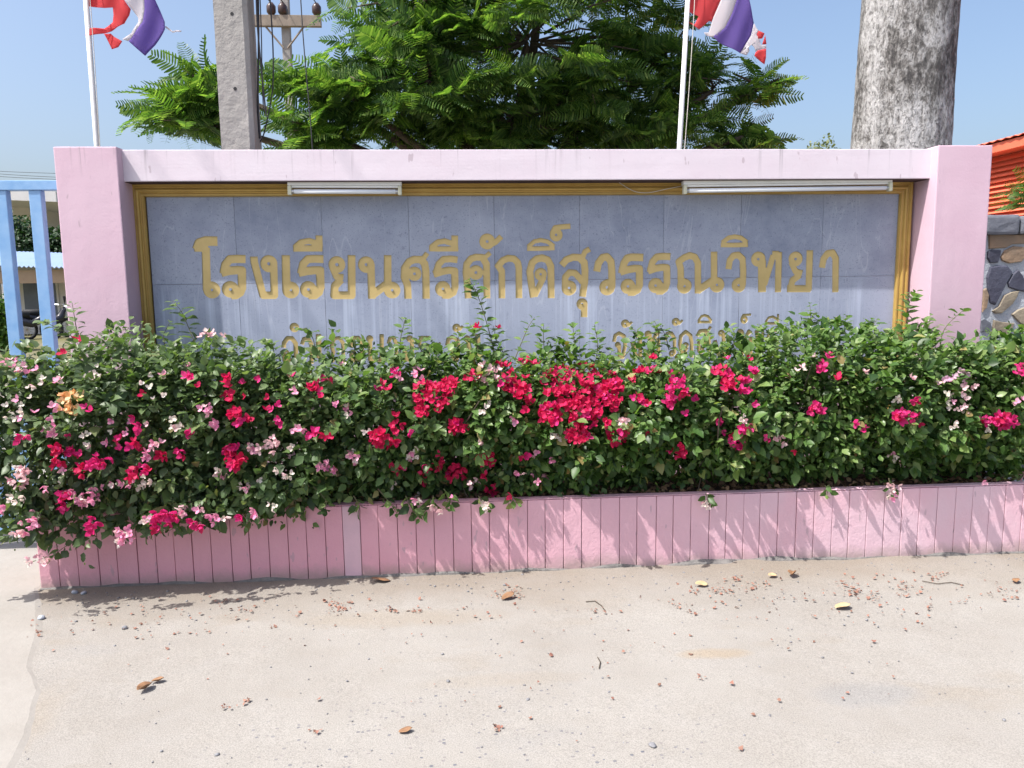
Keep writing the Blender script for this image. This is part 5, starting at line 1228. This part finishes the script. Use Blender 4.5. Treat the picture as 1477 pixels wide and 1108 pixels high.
# ================================================================== LITTER ON THE GROUND
def dry_leaf(px, py, size, label, ang, curl=.5, m=None):
    p = atz(px, py, .01); n = 8; V = []; F = []
    for i in range(n+1):
        f = i/n; wd = .30*math.sin(math.pi*min(1, f*.96+.03))**.75
        for j, q in enumerate((-1, -.5, 0, .5, 1)):
            y = q*wd; V.append((f-.5, y, .30*curl*(abs(q)**1.4)*wd*2.6 + .35*curl*(f-.5)**2 + .02*math.sin(f*9+q)))
    F = [(i*5+j, i*5+j+1, (i+1)*5+j+1, (i+1)*5+j) for i in range(n) for j in range(4)]
    me = mesh_from(np.array(V)*size, F, m or M['dry_leaf'], True); o = link_obj('dry_leaf', me, None, (float(p[0]), float(p[1]), .006 + .004))
    md = o.modifiers.new('t', 'SOLIDIFY'); md.thickness = .0012
    o.rotation_euler = (random.uniform(-.25, .25), random.uniform(-.25, .25), ang); tag(o, label, 'leaf', 'dry leaves on the concrete')
dry_leaf(209, 993, .07, 'curled brown dry leaf, left one of the pair on the bare concrete', 1.1, 1.2)
dry_leaf(228, 982, .048, 'small brown dry leaf, right one of the pair on the bare concrete', .2, .9)
dry_leaf(1143, 829, .075, 'upright brown dry leaf near the soil heap at the planter foot', 1.0, 1.3)
dry_leaf(1114, 830, .055, 'flat pale brown leaf just left of the soil heap leaf', .3, .5, M['pale_leaf'])
dry_leaf(1012, 843, .07, 'pale yellowish dry leaf on the soil before the planter', .1, .5, M['pale_leaf'])
dry_leaf(1216, 875, .085, 'broad tan dry leaf lying out from the planter toward the right', .2, .5, M['pale_leaf'])
dry_leaf(733, 861, .075, 'orange-brown dry leaf lying among fallen bracts mid planter', .5, .7)
dry_leaf(585, 1053, .048, 'thin reddish flat leaf in the foreground concrete', .1, .2)
dry_leaf(1466, 838, .06, 'brown dry leaf on the soil at the right picture edge', .9, .6)
dry_leaf(550, 837, .10, 'long narrow dry brown leaf against the planter foot', .05, .3)
def twig(pts, label):
    P = [Vector(atz(a, b, .006)) for a, b in pts]; o = MB().tube(P, [.0022]*len(P), 5).build('twig', M['twig'], None, origin=tuple(P[0])); tag(o, label, 'twig')
twig([(862, 948), (866, 955), (864, 964)], 'short dark bent twig lying alone on the concrete')
twig([(845, 868), (858, 867), (868, 874), (873, 881)], 'thin curved reddish stalk on the soil near the planter')
twig([(1330, 838), (1352, 842), (1372, 840), (1390, 844)], 'thin straight stalk on the soil toward the right edge')
def pebble(px, py, size, label):
    p = atz(px, py, 0); bm = bmesh.new(); bmesh.ops.create_icosphere(bm, subdivisions=2, radius=size)
    for v in bm.verts: v.co += mnoise.noise_vector(v.co*(.9/size)+Vector((px, py, 0)))*size*.35; v.co.z *= .65
    me = bpy.data.meshes.new('stone'); bm.to_mesh(me); bm.free(); me.materials.append(M['pebble'] if size < .014 else M['mortar']); me.polygons.foreach_set('use_smooth', [True]*len(me.polygons))
    o = link_obj('loose_stone', me, None, (float(p[0]), float(p[1]), size*.45)); tag(o, label, 'stone', 'loose stones on the concrete')
pebble(941, 1077, .013, 'dark rounded stone in the near foreground concrete')
pebble(108, 856, .016, 'grey stone at the left foot of the planter')
pebble(121, 857, .014, 'second grey stone right beside the one at the left planter foot')
pebble(180, 907, .013, 'pale stone on the soil out from the left planter corner')
pebble(60, 893, .016, 'grey stone on the edge of the drive slab')
# fallen bracts: hundreds of scraps, in drifts
CL = [(485, 874, 26, 10, 40), (355, 880, 14, 8, 18), (318, 870, 12, 5, 10), (425, 888, 10, 4, 8), (565, 882, 10, 6, 14), (600, 882, 14, 5, 14), (735, 857, 22, 12, 40), (330, 1022, 14, 4, 8), (358, 1015, 6, 4, 5), (1053, 852, 30, 8, 30), (1060, 838, 16, 4, 14), (1000, 856, 12, 4, 8), (1095, 846, 16, 5, 14),
      (1225, 848, 16, 10, 22), (1252, 862, 18, 8, 22), (1300, 850, 20, 14, 26), (1352, 832, 12, 8, 18), (1230, 858, 10, 5, 10), (1390, 868, 8, 4, 6), (1450, 855, 24, 14, 30), (1340, 878, 12, 5, 6), (1000, 885, 8, 5, 8), (455, 1055, 8, 3, 5), (718, 1052, 8, 4, 7), (980, 878, 6, 4, 4), (1012, 978, 6, 3, 4), (862, 880, 8, 3, 5), (388, 906, 8, 3, 5), (70, 910, 40, 20, 14), (200, 900, 120, 25, 24),
      (700, 900, 700, 50, 70), (740, 950, 720, 90, 45), (1200, 860, 280, 40, 110), (500, 878, 420, 22, 60), (1000, 1010, 460, 80, 14)]
PP = []
for cx, cy, rx, ry, n in CL:
    for _ in range(n):
        a = rng.uniform(0, 6.283); q = rng.random()**.6; p = atz(cx+rx*q*math.cos(a), cy+ry*q*math.sin(a), 0)
        if p[1] < 3.93 and p[1] > 1.5: PP.append((p[0], p[1], .006 + rng.uniform(0, .006)))
PP = np.array(PP); n = len(PP)
V, F = scatter(LT*np.array([1, 1.3, 1.8]), LF, rot_from(rng.normal(0, 1, (n, 3))*np.array([1, 1, .15]), np.array([0, 0, 1])*rng.choice([-1, 1], (n, 1)) + rng.normal(0, .35, (n, 3))), PP, rng.gamma(5, .0024, n).clip(.005, .022))
o = link_obj('fallen_bracts', mesh_from(V, F, M['dry_petal'])); tag(o, 'dried pinkish bracts and leaf scraps scattered on the ground before the planter', kind='stuff')
# grit
n = 1500; bm = bmesh.new(); bmesh.ops.create_icosphere(bm, subdivisions=1, radius=1.0); T = np.array([v.co[:] for v in bm.verts]); Fi = np.array([[v.index for v in f.verts] for f in bm.faces]); bm.free()
gy = np.concatenate([3.95-rng.exponential(.22, 700), rng.uniform(1.9, 3.9, 800)]); gxp = rng.uniform(-2.6, 3.4, n); okk = gy > 1.7
PG = np.stack([gxp, gy, np.full(n, .002)], 1)[okk]; n = len(PG)
V, F = scatter(T*np.array([1.3, 1, .6]), Fi, rot_from(rng.normal(0, 1, (n, 3))*np.array([1, 1, .1]), np.tile([0, 0, 1.0], (n, 1))), PG, rng.gamma(2.2, .0011, n).clip(.001, .009))
o = link_obj('grit', mesh_from(V, F, M['pebble'], True)); tag(o, 'fine dark grit and small stones strewn over the concrete', kind='stuff')
